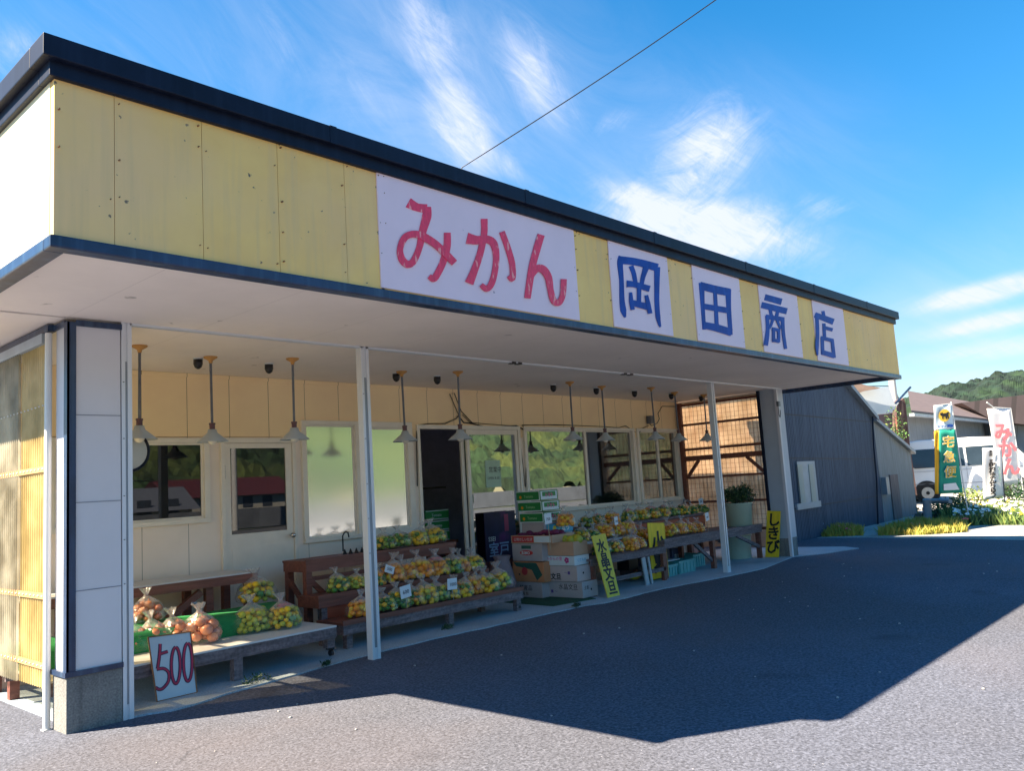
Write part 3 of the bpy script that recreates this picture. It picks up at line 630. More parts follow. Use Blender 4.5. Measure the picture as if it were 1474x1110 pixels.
# right stand group
rs = tier_stand('two step dark wood stand with red back board at the right end', [(6.95, 10.15, 1.16, 1.60, .775), (7.80, 10.72, .44, 1.12, .535)],
    [(7.0, 1.2, .665), (10.05, 1.2, .665), (9.12, .46, .425), (10.62, .47, .425), (10.6, 1.0, .425), (7.86, .50, .425), (9.12, 1.0, .425)], wood_g, (9, .9, .03))
b = MB(); b.box(7.2, 10.1, 1.125, 1.14, .536, .74); b.build('back_board', wood_r, rs)
for p_, q_ in (((9.9, .48, .43), (10.6, .48, .20)), ((9.95, .98, .43), (10.6, .98, .20)), ((8.65, .50, .43), (9.13, .50, .13))): b = MB(); b.bar(p_, q_, .035, .05); b.build('brace', wood_g, rs)
ra = thing('wooden_table', 'small grey wood table with citrus bags behind the leaning yellow sign', 'table', (6.9, .7, .03))
b = MB(); b.box(6.12, 7.80, .42, .98, .44, .46); b.build('table_top', wood_g, ra)
b = MB(); b.box(6.12, 7.80, .43, .45, .375, .4395); b.box(6.14, 7.78, .44, .47, .14, .19); b.box(7.75, 7.78, .47, .95, .14, .19); b.build('apron', wood_g, ra)
for x, y in ((6.16, .44), (7.73, .44), (6.16, .9), (7.73, .9)): b = MB(); b.box(x, x+.055, y, y+.05, .012, .44); b.build('leg', wood_b, ra)
b = MB(); b.bar((7.20, .405, .37), (7.26, .405, .013), .075, .02, (0, 1, 0)); b.bar((7.31, .40, .37), (7.36, .40, .013), .03, .02, (0, 1, 0)); b.build('prop', mat('pale_plank', (.40, .44, .46), .7, wood=(10, 10, 1)), ra)
rc = thing('step_shelf', 'narrow grey step shelf of orange bags above the small table', 'shelf', (6.7, .9, .46))
b = MB(); b.box(6.05, 7.55, .72, 1.10, .615, .64); b.build('shelf', mat('grey_board', (.34, .36, .38), .6), rc)
for x in (6.1, 7.45): b = MB(); b.box(x, x+.05, .76, .81, .46, .615); b.build('leg', wood_b, rc)

# ------------------------------------------------------------------ bags of fruit
def fruit_m(n, c, c2, **k): return mat(n, c, .42, .18, 9, bump=.15, bscale=260, col2=c2, col2_t=(.5, .62), **k)
m_or = fruit_m('orange_rind', (.98, .33, .008), (.95, .44, .015)); m_yo = fruit_m('yellow_orange_rind', (.96, .55, .015), (.75, .56, .02))
m_yg = fruit_m('yellow_green_rind', (.55, .55, .05), (.32, .44, .05)); m_gr = fruit_m('green_rind', (.06, .22, .03), (.20, .34, .04))
m_on = mat('onion_skin', (.62, .25, .13), .3, .22, 6, col2=(.45, .13, .07)); m_re = mat('red_label', (.75, .03, .04), .5, .1)
m_pu = mat('purple_potato', (.16, .02, .08), .5, .3, 10)
PAL = {'orange': ([m_or, m_yo], (.75, .25)), 'mixed': ([m_yo, m_gr, m_or], (.45, .35, .2)), 'green': ([m_gr, m_yg, m_yo], (.6, .25, .15)), 'lime': ([m_yg, m_yo], (.85, .15)), 'yellow': ([m_yo, m_yg, m_gr], (.6, .25, .15)), 'onion': ([m_on], (1,))}
def make_bag(kind, a, c, h, r, seed, red=False, name='fruit_bag', lean=.2):
    """fruit heaped inside an ellipsoid a x c x h, wrapped in thin film with a gathered neck"""
    rnd = random.Random(seed); ms, ws = PAL[kind]
    t = thing(name, 'x', 'bag', (0, 0, 0))
    P = []
    for tr in range(9000):
        u, v, w = rnd.uniform(-1, 1), rnd.uniform(-1, 1), rnd.random()
        if u*u+v*v > 1-.50*w**1.6: continue
        p = V((u*(a-r*.8), v*(c-r*.8), r*.95+w*(h-1.7*r)))
        if all((p-q).length > r*1.58 for q in P): P.append(p)
    P.sort(key=lambda p: p.z)
    b = MB()
    for p in P:
        b.mt(rnd.choices(range(len(ms)), ws)[0]); rr = r*rnd.uniform(.82, 1.14)
        b.sphere(p, rr, 2, (1, 1, .9))
        if kind == 'onion': b.tube([p+V((0, 0, rr*.6)), p+V((rr*.2, rr*.3, rr*1.25))], [rr*.3, rr*.05], 6)
    b.build('onions' if kind == 'onion' else 'citrus', ms, t)
    # film
    prof = [(.80, .0), (.99, .10), (1.05, .30), (1.0, .52), (.86, .75), (.66, .92), (.42, 1.06), (.19, 1.18), (.10, 1.25), (.13, 1.32), (.24, 1.44), (.34, 1.56)]
    n = 30; vs = []
    ph = rnd.random()*9
    for k, (s, z) in enumerate(prof):
        for j in range(n):
            th = 2*pi*j/n; q = V((cos(th)*1.7+ph, sin(th)*1.7, z*2.2)); w = 1+.07*noise.noise(q*1.4)+(.035 if z > .6 else .01)*(j % 2*2-1)*(2.2 if z > 1.2 else 1)
            zz = z*h+(0 if z < 1.3 else .02*noise.noise(q*3)); ly = lean*max(0, z-.8)*h*1.6
            vs.append((cos(th)*a*s*w, sin(th)*c*s*w+ly, max(.002, zz)))
    b = MB(); k = len(prof); b.add(vs, [(i*n+j, i*n+(j+1) % n, (i+1)*n+(j+1) % n, (i+1)*n+j) for i in range(k-1) for j in range(n)], True); b.m = [1 if q//n >= 5 else 0 for q in range(len(b.f))]
    f = b.build('film', [film, film2], t)
    if red:
        b = MB(); pts = []
        for i in range(4):
            for j in range(4): u = (i/3-.5)*1.2; v = (j/3); pts.append((u*a*.8, -c*.25+v*c*.55, h*(1.02+.10*sin(v*3))-abs(u)*.03+.006*((i+j) % 2)))
        b.add(pts, [(i*4+j, i*4+j+1, (i+1)*4+j+1, (i+1)*4+j) for i in range(3) for j in range(3)], True)
        me = b.build('label_card', m_re, t)
    return t
PROTO = {}
def bag(key, loc, rz, label, group, kind, a, c, h, r, red=False, var=0, scale=1., name='fruit_bag', tilt=None):
    kk = (kind, a, c, h, r, red, var)
    if kk not in PROTO: PROTO[kk] = make_bag(kind, a, c, h, r, hash((kind, a, h, var)) % 9999 if False else int(a*977+h*411+var*37+len(kind)), red, name); o = PROTO[kk]
    else: o = dup(PROTO[kk])
    o.location = loc; o.rotation_euler = (0, 0, rz) if tilt is None else (tilt[0], tilt[1], rz); o.scale = (scale,)*3
    o['label'] = label; o['category'] = 'bag'; o['group'] = group; o.name = name; return o
ORD = ['leftmost', 'second', 'third', 'fourth', 'fifth', 'sixth', 'seventh', 'eighth', 'ninth', 'tenth', 'eleventh', 'twelfth']
CN = {'orange': 'orange citrus', 'mixed': 'green-orange citrus', 'green': 'green citrus', 'lime': 'yellow-green citrus', 'yellow': 'yellow citrus'}
def row(items, shelf_y, z, where, group):
    where = where.replace('the ', '', 1); n = len(items)
    for i, it in enumerate(items):
        px, kind, s = it[0], it[1], it[2]; red = len(it) > 3 and it[3]; dy = it[4] if len(it) > 4 else 0
        q = aY(px, 800, shelf_y+dy)
        # place by column only: x from the picture column at the fruit's height
        v0 = aY(px, 700, shelf_y+dy); v1 = aY(px, 900, shelf_y+dy); t = (z+.07-v0.z)/(v1.z-v0.z); x = v0.x+(v1.x-v0.x)*t
        p = 'rightmost' if i == n-1 else ORD[i]+('' if i == 0 else ' from left')
        bag(None, (x, shelf_y+dy, z+.002), random.uniform(-2.8, 2.8), 'bag of %s%s, %s on %s' % (CN[kind], ' and red card' if red else '', p, where), group, kind, .150, .125, .165, .0285, red, i % 3, s*random.uniform(.97, 1.16), 'fruit_bag', (random.uniform(-.12, .06), random.uniform(-.10, .10)))
row([(553, 'green', .95), (577, 'green', .95), (600, 'yellow', 1.), (623, 'yellow', 1.)], 1.40, .80, 'the left stand top step', 'citrus bags on the top step of the left stand')
row([(487, 'green', .82), (512, 'lime', .80), (540, 'mixed', .9), (563, 'orange', 1.12), (585, 'orange', 1.1), (607, 'orange', 1.15), (627, 'orange', 1.1, True), (648, 'green', 1.), (661, 'orange', 1.), (680, 'yellow', .9)], 1.08, .475, 'the left stand middle step', 'citrus bags on the middle step of the left stand')
row([(517, 'orange', .9, False, -.02), (552, 'green', .9), (572, 'green', 1.), (594, 'mixed', .95), (612, 'yellow', 1.0), (628, 'green', .95), (645, 'yellow', 1.0), (665, 'mixed', 1.0), (681, 'orange', 1.05, False, .08), (699, 'yellow', 1.), (718, 'yellow', 1.05)], .74, .255, 'the left stand lowest step', 'citrus bags on the lowest step of the left stand')
row([(843, 'green', .85), (862, 'mixed', .9, True), (880, 'orange', .9), (906, 'green', .95, True), (922, 'yellow', .9), (938, 'mixed', 1.0, True), (954, 'mixed', 1.05, True), (968, 'green', .9), (982, 'mixed', .95), (997, 'green', .85), (1010, 'green', .85)], 1.32, .775, 'the right stand upper step', 'citrus bags on the upper step of the right stand')
row([(927, 'orange', .9, False, .1), (962, 'orange', 1.1), (978, 'orange', .95), (993, 'orange', .9), (1003, 'orange', .8)], .80, .535, 'the right stand front step', 'orange bags on the front step of the right stand')
row([(836, 'mixed', .85), (852, 'green', .8), (868, 'orange', .95), (885, 'orange', 1.0), (903, 'orange', 1.05)], .90, .64, 'the grey step shelf', 'citrus bags on the grey step shelf')
row([(866, 'green', .85), (884, 'mixed', .9), (905, 'orange', 1.05), (917, 'orange', .85)], .66, .46, 'the small grey table', 'citrus bags on the small grey table')
# large bags on the low white table
def place(px, py, z, y=None): return aZ(px, py, z)
ci = [((377, 868), .462, 'yellow', 1.0, 'clear bag of yellow citrus with leaves on top of the green turf', False), ((372, 911), .29, 'lime', 1.0, 'large clear bag of pale green citrus at the table front', False), ((417, 905), .29, 'yellow', .95, 'large clear bag of small citrus with a red card at the table corner', True)]
for i, ((px, py), z, kd, s, lab, red) in enumerate(ci):
    q = aZ(px, py, z); bag(None, (q.x, q.y+.09, z+.003), .2*i, lab, 'citrus bags on the low white table', kd, .195, .15, .20, .029, red, 3, s)
on = [((218, 898), .462, 'net bag of onions lying on the green turf'), ((203, 940), .29, 'onion bag half hidden by the left post'), ((228, 935), .29, 'tall onion bag behind the price board'), ((258, 931), .29, 'onion bag with a knotted neck above the price board'), ((295, 928), .29, 'clear bag of large pinkish onions right of the price board')]
for i, ((px, py), z, lab) in enumerate(on):
    q = aZ(px, py, z); bag(None, (q.x, q.y+.07, z+.003), .6*i, lab, 'onion bags on the low white table', 'onion', .145, .125, .19, .041, False, i % 2, [.95, .9, 1.0, 1.02, 1.12][i], 'onion_bag')
# leaning bag over the blue box
q = aY(818, 752, .85); bag(None, (q.x-.05, .85, .86), .3, 'orange citrus bag leaning on the white box beside the green cartons', 'loose citrus bags near the cartons', 'orange', .150, .125, .165, .0285, False, 0, 1.0)

# small price cards on canes
def card(px, py, y, w, h, txt, foot_z, lab, tilt=.1, sz=.045):
    q = aY(px, py, y); t = thing('price_card', lab, 'price card', (q.x, y, foot_z), 'small white price cards')
    b = MB(); c, s = cos(tilt), sin(tilt)
    P = [V((q.x+a*c-d*s, y, q.z+a*s+d*c)) for a, d in ((-w/2, -h/2), (w/2, -h/2), (w/2, h/2), (-w/2, h/2))]
    b.prism(P, (0, .003, 0)); cd = b.build('card', mat('white_card', (.72, .78, .82), .5, .03), t)
    xd = P[1]-P[0]; ud = P[3]-P[0]
    text(txt, sz, ink, cd, P[0]+xd*.2+ud*.32+V((0, -.0015, 0)), xd, ud, .0005)
    b = MB(); b.tube([(q.x, y+.004, q.z-h/2), (q.x+.015, y+.006, foot_z)], .0035, 6); b.build('cane', mat('cane', (.45, .42, .3), .6), t)
card(584, 852, .60, .135, .12, '600', .257, 'white price card on a cane at the left of the lowest step', .12, .055)
card(651, 841, .60, .135, .115, '1000', .257, 'white price card on a cane in the middle of the lowest step', -.03, .05)
card(561, 820, .93, .12, .075, '500', .50, 'white price card lying against the orange bags of the middle step', -.35, .045)
card(789, 747, .62, .13, .12, '750', .62, 'white price card leaning on the green cartons', .1, .05)
card(887, 750, .68, .075, .105, '500', .64, 'white price card on the grey step shelf', .05, .035)
card(1018, 744, .55, .10, .12, '300', .536, 'white price card on a cane at the right end of the front step', .15, .04)
card(1009, 722, 1.2, .13, .10, '200', .776, 'bluish price card above the last bags of the upper step', .1, .045)

# ------------------------------------------------------------------ painted sign boards standing on the slab
def plank(name, lab, P, thick, m, cat='sign', grp=None, edge=None):
    """board through four corner points (bottom-left, bottom-right, top-right, top-left)"""
    P = [V(p) for p in P]; t = thing(name, lab, cat, tuple((P[0]+P[1])/2), grp)
    nrm = (P[1]-P[0]).cross(P[3]-P[0]).normalized(); nrm = nrm if nrm.dot(F3) > 0 else -nrm
    b = MB(); b.prism(P, nrm*thick); bo = b.build('board', m, t, bevel=.002); return t, bo, -nrm
def on_board(mb, strokes, P, nrm, off=.0):
    """strokes given in board units u 0..1 (left-right), v 0..1 (bottom-top); widths in metres"""
    P = [V(p) for p in P]
    H = (P[3]-P[0]).length; Wd = (P[1]-P[0]).length
    for k, (pts, w) in enumerate(strokes):
        Lh, Rh = stroke_poly([(u*Wd, v*H) for u, v in pts], w)
        def f(q): 
            u, v = q[0]/Wd, q[1]/H; a = P[0].lerp(P[1], u); c = P[3].lerp(P[2], u); return a.lerp(c, v)+nrm*(.0015+off+k*.0003)
        A = [f(q) for q in Lh]; B = [f(q) for q in Rh]; n = len(A)
        mb.add(A+B, [(i, i+1, n+i+1, n+i) for i in range(n-1)])
o8 = lambda x, y: aY(200+x/5.264, 840+y/5.264, .36)
P = [aY(226, 1014, .27), aY(283.5, 999, .27), aY(274, 910, .335), aY(213, 918, .335)]; P[0].z = max(P[0].z, .013); P[1].z = max(P[1].z, .013)
pw = mat('chipped_white_paint', (.55, .62, .66), .55, .06, 3, spots=(.20, .18, .2), spot_scale=26, spot_t=.73)
t5, bo, nr = plank('price_board', 'white wooden board with a red hand painted 500 leaning on the low table', P, .014, pw)
def uv(x, y):  # zoomed-photo coordinates on the board to board units
    tl, tr, br, bl = (68, 410), (390, 370), (440, 835), (135, 910); u, v = .5, .5
    for _ in range(30):
        def pt(u, v):
            a = (bl[0]+(br[0]-bl[0])*u, bl[1]+(br[1]-bl[1])*u); c = (tl[0]+(tr[0]-tl[0])*u, tl[1]+(tr[1]-tl[1])*u); return (a[0]+(c[0]-a[0])*v, a[1]+(c[1]-a[1])*v)
        p = pt(u, v); ex, ey = x-p[0], y-p[1]; pu = pt(u+.01, v); pv = pt(u, v+.01)
        a, b_, c, d = (pu[0]-p[0])*100, (pv[0]-p[0])*100, (pu[1]-p[1])*100, (pv[1]-p[1])*100; det = a*d-b_*c
        u += (ex*d-b_*ey)/det; v += (a*ey-c*ex)/det
    return u, v
S5 = [[uv(158, 462), uv(155, 520), uv(148, 590), uv(138, 655)], [uv(145, 545), uv(215, 522)], [uv(132, 660), uv(185, 655), uv(222, 690), uv(218, 755), uv(180, 805), uv(150, 815), uv(122, 800)]]
def ell(cx, cy, rx, ry, tl): return [uv(cx+rx*sin(a*pi/10)+tl*cos(a*pi/10), cy-ry*cos(a*pi/10)) for a in range(21)]
S5 += [ell(275, 630, 34, 140, 0), ell(368, 605, 34, 146, 0)]
b = MB(); on_board(b, [(s, .026) for s in S5], P, nr); num = b.build('numeral', mat('dark_navy_paint', (.015, .02, .08), .5), bo)
b = MB(); on_board(b, [(s, .014) for s in S5], P, nr, .0025); b.build('numeral', mat('crimson_paint', (.45, .02, .07), .5), bo)
b = MB()
for k in range(4): b.bar(P[k]+nr*.002, P[(k+1) % 4]+nr*.002, .008, .008, nr)
b.build('edge', rust, bo)
ysg = mat('mustard_board', (.86, .60, .02), .6, .12, 4, wood=(8, 8, 1), streak=(.66, .50, .03))
def chars(bo, P, nr, s, m, frac, v0, v1, bold=.012, u=.5):
    P = [V(p) for p in P]; n = len(s); H = (P[3]-P[0]).length; Wd = (P[1]-P[0]).length; size = Wd*frac
    xd = (P[1]-P[0]).normalized(); ud = (P[3]-P[0]).normalized()
    for i, ch in enumerate(s):
        v = v0+(v1-v0)*(i/(max(1, n-1))); c = P[0]+(P[3]-P[0])*v+(P[1]-P[0])*u
        text(ch, size, m, bo, c-xd*size*.46-ud*size*.36+nr*.0025, xd, ud, .001, bold*size)
P = [aY(876, 863, .20), aY(893, 859, .20), aY(871.5, 768, .40), aY(852, 772, .40)]
ty, bo, nr = plank('variety_sign', 'tall yellow-green board leaning on the small table, reading 水晶文旦', P, .015, mat('yellow_green_board', (.68, .56, .05), .6, .1, 4, wood=(8, 8, 1)))
chars(bo, P, nr, '水晶文旦', ink, .74, .82, .16, .03)
q1, q2 = aY(933, 753, .56), aY(957, 753, .56)
P = [(q1.x, .56, .032), (q2.x, .56, .032), (q2.x, .57, q2.z+.0), (q1.x, .57, q1.z)]
ty, bo, nr = plank('variety_sign', 'mustard yellow board reading 小夏 standing behind the small table corner', P, .012, ysg)
chars(bo, P, nr, '小夏', ink, .80, .62, .30, .03)
P = [aX(1101.5, 803, 10.76), aX(1121, 803, 10.76), aX(1123.5, 736, 10.835), aX(1104, 735.5, 10.835)]; P[0].z = P[1].z = .013
ty, bo, nr = plank('variety_sign', 'narrow yellow board reading しきび propped beside the right pillar', P, .012, ysg)
chars(bo, P, nr, 'しきび', ink, 1.0, .80, .22, .03)

# ------------------------------------------------------------------ cartons
card_b = mat('cardboard', (.55, .34, .22), .8, .08, 3); card_g = mat('greyish_cardboard', (.46, .41, .41), .8, .08, 3); card_o = mat('orange_cardboard', (.60, .26, .12), .8, .1, 3)
grn = mat('green_print', (.02, .22, .05), .5, .08, 4); whp = mat('white_print', (.66, .74, .76), .5, .05, 4); blu = mat('light_blue_print', (.05, .38, .60), .5, .08, 4); redprint = mat('red_print', (.55, .05, .05), .5, .1, 5); teal = mat('dark_green_print', (.03, .12, .09), .5, .1); mag = mat('magenta_print', (.62, .06, .25), .5)
def carton(x, y, z, w, d, h, m, lab, rz=0, grp='fruit cartons stacked by the entrance', open_=False, name='fruit_carton'):
    t = thing(name, lab, 'box', (x, y, z), grp); b = MB()
    if open_:
        k = .008; b.box(x, x+w, y, y+k, z, z+h); b.box(x, x+w, y+d-k, y+d, z, z+h); b.box(x, x+k, y+k, y+d-k, z, z+h); b.box(x+w-k, x+w, y+k, y+d-k, z, z+h); b.box(x+k, x+w-k, y+k, y+d-k, z, z+k)
        bo = b.build('carton_body', m, t)
    else:
        b.box(x, x+w, y, y+d, z, z+h); bo = b.build('carton_body', m, t, bevel=.004)
        b = MB(); b.box(x+w/2-.025, x+w/2+.025, y-.001, y+d+.001, z+h, z+h+.0012); b.build('tape', mat('packing_tape', (.42, .33, .22), .3), t)
    t['_b'] = 0; del t['_b']
    return t, bo
def px_txt(s, size, m, bo, x, y, z, bold=0, ext=.0006):      # on the -X face, reading from back to front
    return text(s, size, m, bo, (x-.0012, y, z), (0, -1, 0), (0, 0, 1), ext, bold)
def py_txt(s, size, m, bo, x, y, z, bold=0): return text(s, size, m, bo, (x, y-.0012, z), (1, 0, 0), (0, 0, 1), .0006, bold)
def patch(m, bo, pts, vec, name='print'): b = MB(); b.prism(pts, vec); return b.build(name, m, bo)
X1, X2 = 5.78, 5.92
b = MB(); b.prism([(5.35, .42, .0125), (6.0, .30, .0125), (6.35, .95, .0125), (5.4, 1.5, .0125)], (0, 0, .006)); tag(b.build('turf_mat', mat('dark_turf', (.01, .07, .035), .95, .2, 8, bump=.6, bscale=150)), 'dark green turf mat on the slab under the carton stacks', 'mat')
z0 = .022
t, bo = carton(X1, .95, z0, .42, .50, .185, card_g, 'bottom grey carton of the left stack, printed 水晶'); px_txt('特産品', .07, ink, bo, X1, 1.32, z0+.09); px_txt('高 知', .045, ink, bo, X1, 1.28, z0+.03)
t, bo = carton(X1, .90, z0+.19, .42, .52, .245, card_o, 'orange and green carton with a hexagon print, second of the left stack')
zz = z0+.19; patch(teal, bo, [(X1-.0012, 1.40, zz+.235), (X1-.0012, 1.02, zz+.235), (X1-.0012, .93, zz+.09), (X1-.0012, 1.02, zz+.02), (X1-.0012, 1.10, zz+.15), (X1-.0012, 1.36, zz+.19)], (.001, 0, 0))
patch(redprint, bo, [(X1-.0014, 1.22+.05*cos(a), zz+.13+.05*sin(a)) for a in [k*pi/6 for k in range(12)]], (.001, 0, 0)); b = MB(); b.tube([(X1-.002, 1.31, zz+.09), (X1+.001, 1.31, zz+.09)], .012, 10); b.build('hand_hole', black, bo)
z3 = z0+.445; t, bo = carton(X1+.01, .92, z3, .42, .50, .215, card_g, 'grey carton with a red oval label under the red and white carton'); patch(redprint, bo, [(X1+.0088, 1.18+.11*(cos(a)), z3+.10+.033*sin(a)) for a in [k*pi/9 for k in range(18)]], (.001, 0, 0)); px_txt('SUMO', .05, whp, bo, X1+.0075, 1.26, z3+.082, .002); patch(teal, bo, [(X1+.0088, 1.26, z3+.15), (X1+.0088, 1.10, z3+.15), (X1+.0088, 1.10, z3+.19), (X1+.0088, 1.26, z3+.19)], (.001, 0, 0))
z4 = z3+.22; t, bo = carton(X1, .74, z4, .44, .68, .095, card_b, 'shallow red and white open carton of purple potatoes', open_=True); patch(redprint, bo, [(X1-.0012, 1.40, z4+.01), (X1-.0012, 1.04, z4+.01), (X1-.0012, 1.04, z4+.085), (X1-.0012, 1.40, z4+.085)], (.001, 0, 0)); px_txt('山地のしいたけ', .045, whp, bo, X1-.002, 1.37, z4+.03); patch(whp, bo, [(X1-.0012, 1.03, z4+.01), (X1-.0012, .76, z4+.01), (X1-.0012, .76, z4+.085), (X1-.0012, 1.03, z4+.085)], (.001, 0, 0))
b = MB(); rnd = random.Random(3)
for k in range(34): p = (X1+.05+rnd.random()*.34, .79+rnd.random()*.58, z4+.08+rnd.random()*.05); b.sphere(p, .026+.01*rnd.random(), 2, (1, 1.9, .9))
tag(b.build('potatoes', m_pu), 'heap of purple sweet potatoes in the shallow red and white carton', 'potatoes')
# green cartons
for k, (yy, zz) in enumerate(((1.0, .93), (1.02, 1.07), (1.04, 1.205))):
    xk = 5.95; h = .125
    t, bo = carton(xk, yy, zz, .36, .40, h, grn, ['lowest', 'middle', 'topmost'][k]+' of three green and white tomato cartons outside the door', grp='green tomato cartons outside')
    for (y0_, y1_) in ((yy+.0, yy+.40),):
        b = MB(); b.box(xk-.0015, xk, y0_, y1_, zz, zz+.012); b.box(xk-.0015, xk, y0_, y1_, zz+h-.012, zz+h); b.box(xk-.0015, xk, y0_, y0_+.012, zz+.012, zz+h-.012); b.build('print', whp, bo)
    px_txt('Tomato', .05, mat('pale_green_print', (.35, .6, .3), .5), bo, xk, yy+.27, zz+.04)
    b = MB(); b.tube([(xk-.0015, yy+.33, zz+.05), (xk, yy+.33, zz+.05)], .020, 12); b.build('print', m_or, bo)
    b = MB(); b.box(xk+.02, xk+.34, yy-.0015, yy, zz+.01, zz+h-.01); b.build('print', whp, bo)
    b = MB(); b.box(xk+.05, xk+.31, yy-.0025, yy-.0016, zz+.05, zz+h-.02); b.build('print', grn, bo); py_txt('トマト', .055, mag, bo, xk+.10, yy-.002, zz+.045, .002)
    b = MB(); b.tube([(xk+.18, yy-.004, zz+h-.03), (xk+.18, yy-.002, zz+h-.03)], .013, 10); b.build('hand_hole', black, bo)
# support under the green cartons: hidden lower carton
t, bo = carton(5.97, 1.02, z3, .36, .38, .93-z3-.004, card_g, 'plain grey carton carrying the three green tomato cartons')
# right stack
yA = .46; t, bo = carton(X2, yA-.03, z0, .30, .52, .19, card_g, 'bottom carton of the front stack, printed in Japanese'); px_txt('水晶文旦', .075, ink, bo, X2, .80, z0+.10); px_txt('■ 〜', .05, mat('purple_print', (.12, .06, .25), .6), bo, X2, .93, z0+.05); b = MB(); b.tube([(X2+.17, yA-.032, z0+.09), (X2+.17, yA-.029, z0+.09)], .014, 10); b.build('hand_hole', black, bo); py_txt('土佐', .05, ink, bo, X2+.03, yA-.03, z0+.10)
t, bo = carton(X2-.02, yA+.02, z0+.195, .28, .47, .185, mat('pinkish_cardboard', (.56, .46, .44), .8), 'pinkish carton printed 文旦, second from the bottom of the front stack'); px_txt('文旦', .085, ink, bo, X2-.02, .90, z0+.22, .002); px_txt('〜■', .05, mat('purple_print', (.12, .06, .25), .6), bo, X2-.02, .68, z0+.28); b = MB(); b.tube([(X2+.10, yA+.018, z0+.29), (X2+.10, yA+.021, z0+.29)], .014, 10); b.build('hand_hole', black, bo)
t, bo = carton(X2-.03, yA+.04, z0+.385, .29, .47, .115, whp, 'white carton with a pink flower print in the front stack'); px_txt('みかんの里', .05, mag, bo, X2-.03, .94, z0+.45); b = MB(); 
for k in range(5): b.sphere((X2-.031, .62+.022*cos(k*1.256), z0+.45+.022*sin(k*1.256)), .018, 1, (.08, 1, 1))
b.build('print', mag, bo); py_txt('くだもの', .045, blu, bo, X2+.02, yA+.04, z0+.43)
t, bo = carton(X2-.02, yA+.05, z0+.505, .28, .45, .165, card_b, 'plain brown open carton of yellow pomelos on top of the front stack', open_=True)
for k, (x, y) in enumerate(((6.02, .86), (6.05, .75), (6.02, .63), (6.06, .55), (6.12, .80), (6.14, .66))):
    b = MB(); b.sphere((0, 0, 0), .062, 3, (1, 1, .92)); b.tube([(0, 0, .05), (0, 0, .058)], .006, 6)
    if k == 0: pm0 = b.build('pomelo', m_yo if False else mat('pomelo_rind', (.52, .46, .04), .45, .15, 6, bump=.15, bscale=200, col2=(.35, .40, .05))); o = pm0
    else: o = dup(pm0)
    o.location = (x-.01, y, z0+.505+.165+.012+.006*(k % 2)); tag(o, ['yellow pomelo at the far left corner of the brown carton', 'yellow pomelo second from the left in the brown carton', 'pale pomelo in the middle front of the brown carton', 'pale pomelo nearest the right side of the brown carton', 'pomelo in the back row on the left of the brown carton', 'pomelo in the back row on the right of the brown carton'][k], 'pomelo', 'pomelos in the brown carton')
# light blue carton with lid flap behind
t, bo = carton(6.02, .93, .79, .42, .26, .11, blu, 'light blue carton with citrus picture beside the green cartons'); px_txt('Lemon', .05, whp, bo, 6.02, 1.12, .82)
py_txt('こなつ', .075, whp, bo, 6.14, .93, .81, .003); b = MB(); b.tube([(6.07, .9285, .85), (6.07, .93, .85)], .032, 14); b.build('print', m_yg, bo)
t, bo = carton(6.0, .96, .62, .46, .28, .165, whp, 'white carton under the light blue carton')
# indoor stack of green cartons on a dark stool
st = thing('stool', 'dark reddish stool inside the doorway carrying green cartons', 'stool', (5.5, 2.6, .06)); b = MB(); b.box(5.22, 5.80, 2.42, 2.85, .70, .74); b.build('seat', wood_b, st)
for x, y in ((5.25, 2.45), (5.73, 2.45), (5.25, 2.78), (5.73, 2.78)): b = MB(); b.box(x, x+.05, y, y+.05, .06, .70); b.build('leg', wood_b, st)
b = MB(); b.box(5.25, 5.78, 2.44, 2.46, .3, .69); b.build('front_board', mat('dark_red_board', (.08, .015, .02), .6), st)
for k in range(3):
    zz = .745+k*.14; t, bo = carton(5.25, 2.44, zz, .42, .38, .13, grn, ['lowest', 'middle', 'top'][k]+' green tomato carton of the stack inside the dark doorway', grp='green cartons inside')
    b = MB(); b.box(5.262, 5.66, 2.4385, 2.44, zz+.005, zz+.015); b.box(5.262, 5.66, 2.4385, 2.44, zz+.115, zz+.125); b.build('print', whp, bo); py_txt('Tomato', .055, whp, bo, 5.36, 2.44, zz+.045)
t, bo = carton(4.95, 2.46, .66, .28, .36, .30, teal, 'dark green carton half hidden left of the indoor stack')
# shelf goods inside
ish = thing('goods_shelf', 'dim shelf with goods at the back of the doorway', 'shelf', (5.6, 5.0, .06)); b = MB()
for z in (.5, 1.0, 1.45): b.box(4.8, 8.0, 5.0, 5.5, z, z+.03)
b.build('shelf', mat('dim_board', (.25, .22, .25), .7), ish); b = MB(); rnd = random.Random(5)
for z in (.53, 1.03, 1.48):
    for k in range(14): x = 4.85+k*.19; hh = rnd.uniform(.08, .28); b = MB(); b.box(x, x+.14, 5.02, 5.2, z, z+hh); b.build('packet', mat('dim_%s' % 'abc'[k % 3], ((.5, .3, .15), (.3, .4, .25), (.45, .25, .5))[k % 3], .7), ish)
